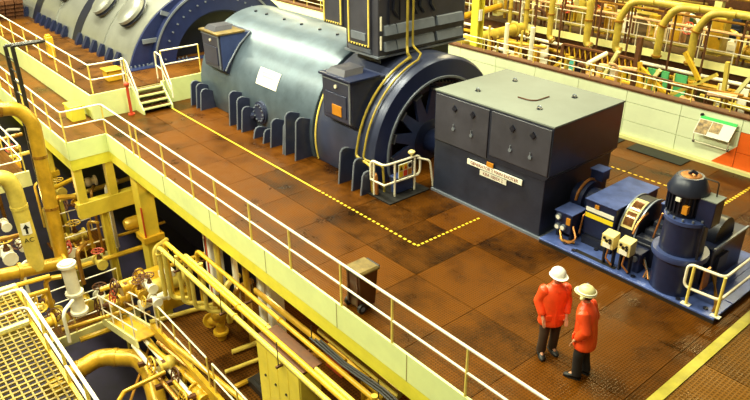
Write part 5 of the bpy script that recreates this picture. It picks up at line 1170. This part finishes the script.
for k in range(100):                                              # tangle standing close behind the gallery railing
    X = R3.uniform(-34, -9); Y = R3.uniform(26.3, 28.5); h = R3.uniform(.5, 1.9)
    farpipe([(X, Y, GZ+.04), (X, Y, GZ+h), (X+R3.uniform(-.9, .9), Y+.2, GZ+h+.05)], R3.uniform(.03, .09), R3.choice(PC), 'bent upright gallery pipe', 'bent uprights on the gallery', 'riser_pipe')
for k in range(12): tag(MB().ibeam((-44+4.2*k, 33.5, -6), (-44+4.2*k, 33.5, 6), .35, .35, .05).build('column', ('girder_yellow', 'cream_girder')[k % 2]), '%s column at the back of the bay' % ('bright yellow', 'cream')[k % 2], 'column', 'columns at the back of the bay')
for z in (0.4, 2.4): tag(MB().ibeam((-46, 33.2, z), (4, 33.2, z), .3, .4, .05).build('beam', 'cream_girder'), 'long %s cream beam along the back of the bay' % ('lower' if z < 1 else 'upper'), 'beam')
tk2 = thing('feed_tank', 'long cream feed tank top at the upper right edge', 'tank', (-12, 29.5, 3)); MB().box(-15.6, -6, 28.4, 30.4, 3.0, 4.2).build('tank_body', 'cream_girder', tk2, bevel=.05)
for x in (-15.2, -11, -6.5): MB().ibeam((x, 29.4, GZ+.04), (x, 29.4, 3.0), .3, .3, .04).build('leg', 'rust_brown', tk2)

# long thin service lines strung along the gallery
for lab, y, z, r, m in (('long thin brown service line highest along the gallery', 26.15, 2.35, .05, 'pipe_brown'), ('long pinkish service line just above the gallery railing', 26.18, 1.95, .06, 'salmon'), ('long olive service line low behind the gallery railing', 26.35, 1.15, .08, 'pipe_olive'),
                        ('long cream service line hung under the gallery girder', 25.85, .30, .07, 'pipe_white'), ('long golden service line hung lowest under the gallery', 25.7, .02, .09, 'pipe_gold')):
    tag(MB().cyl((-44, y, z), (2, y, z), r, 8).build('service_line', m), lab, 'pipe')
railing('cream railing along the back edge of the far gallery', [(-46, 31.3, GZ+.04), (4, 31.3, GZ+.04)], 1.0, 1.5, .022, m='rail_cream', pm='rail_cream')
for k in range(16):
    X = -32+1.55*k
    t = thing('gallery_frame', 'rusty pipe support frame on the gallery %s' % far_place((X, 26.2, 1.6)), 'frame', (X, 26.25, GZ+.04), 'pipe support frames on the gallery')
    for dy in (.0, .5): MB().bar((X, 26.12+dy, GZ+.04), (X, 26.12+dy, 2.45), .07, .07).build('upright', 'rust_brown', t)
    MB().bar((X, 26.1, 2.45), (X, 26.65, 2.45), .07, .07).build('cross_piece', 'rust_brown', t)

# ---- look-alikes that still share a label are told apart by their order from the left
ORD = ['leftmost', 'second', 'third', 'fourth', 'fifth', 'sixth', 'seventh', 'eighth', 'ninth', 'tenth', 'eleventh', 'twelfth', 'thirteenth', 'fourteenth']
same = {}
for o in list(S.objects):
    if o.parent is None and 'label' in o and 'group' in o: same.setdefault(o['label'], []).append(o)
for lab, obs in same.items():
    if len(obs) < 2: continue
    obs.sort(key=lambda o: pix(o.location)[0])
    for i, o in enumerate(obs):
        if i < len(ORD): o['label'] = lab + (', leftmost such' if i == 0 else ', %s from the left' % ORD[i])
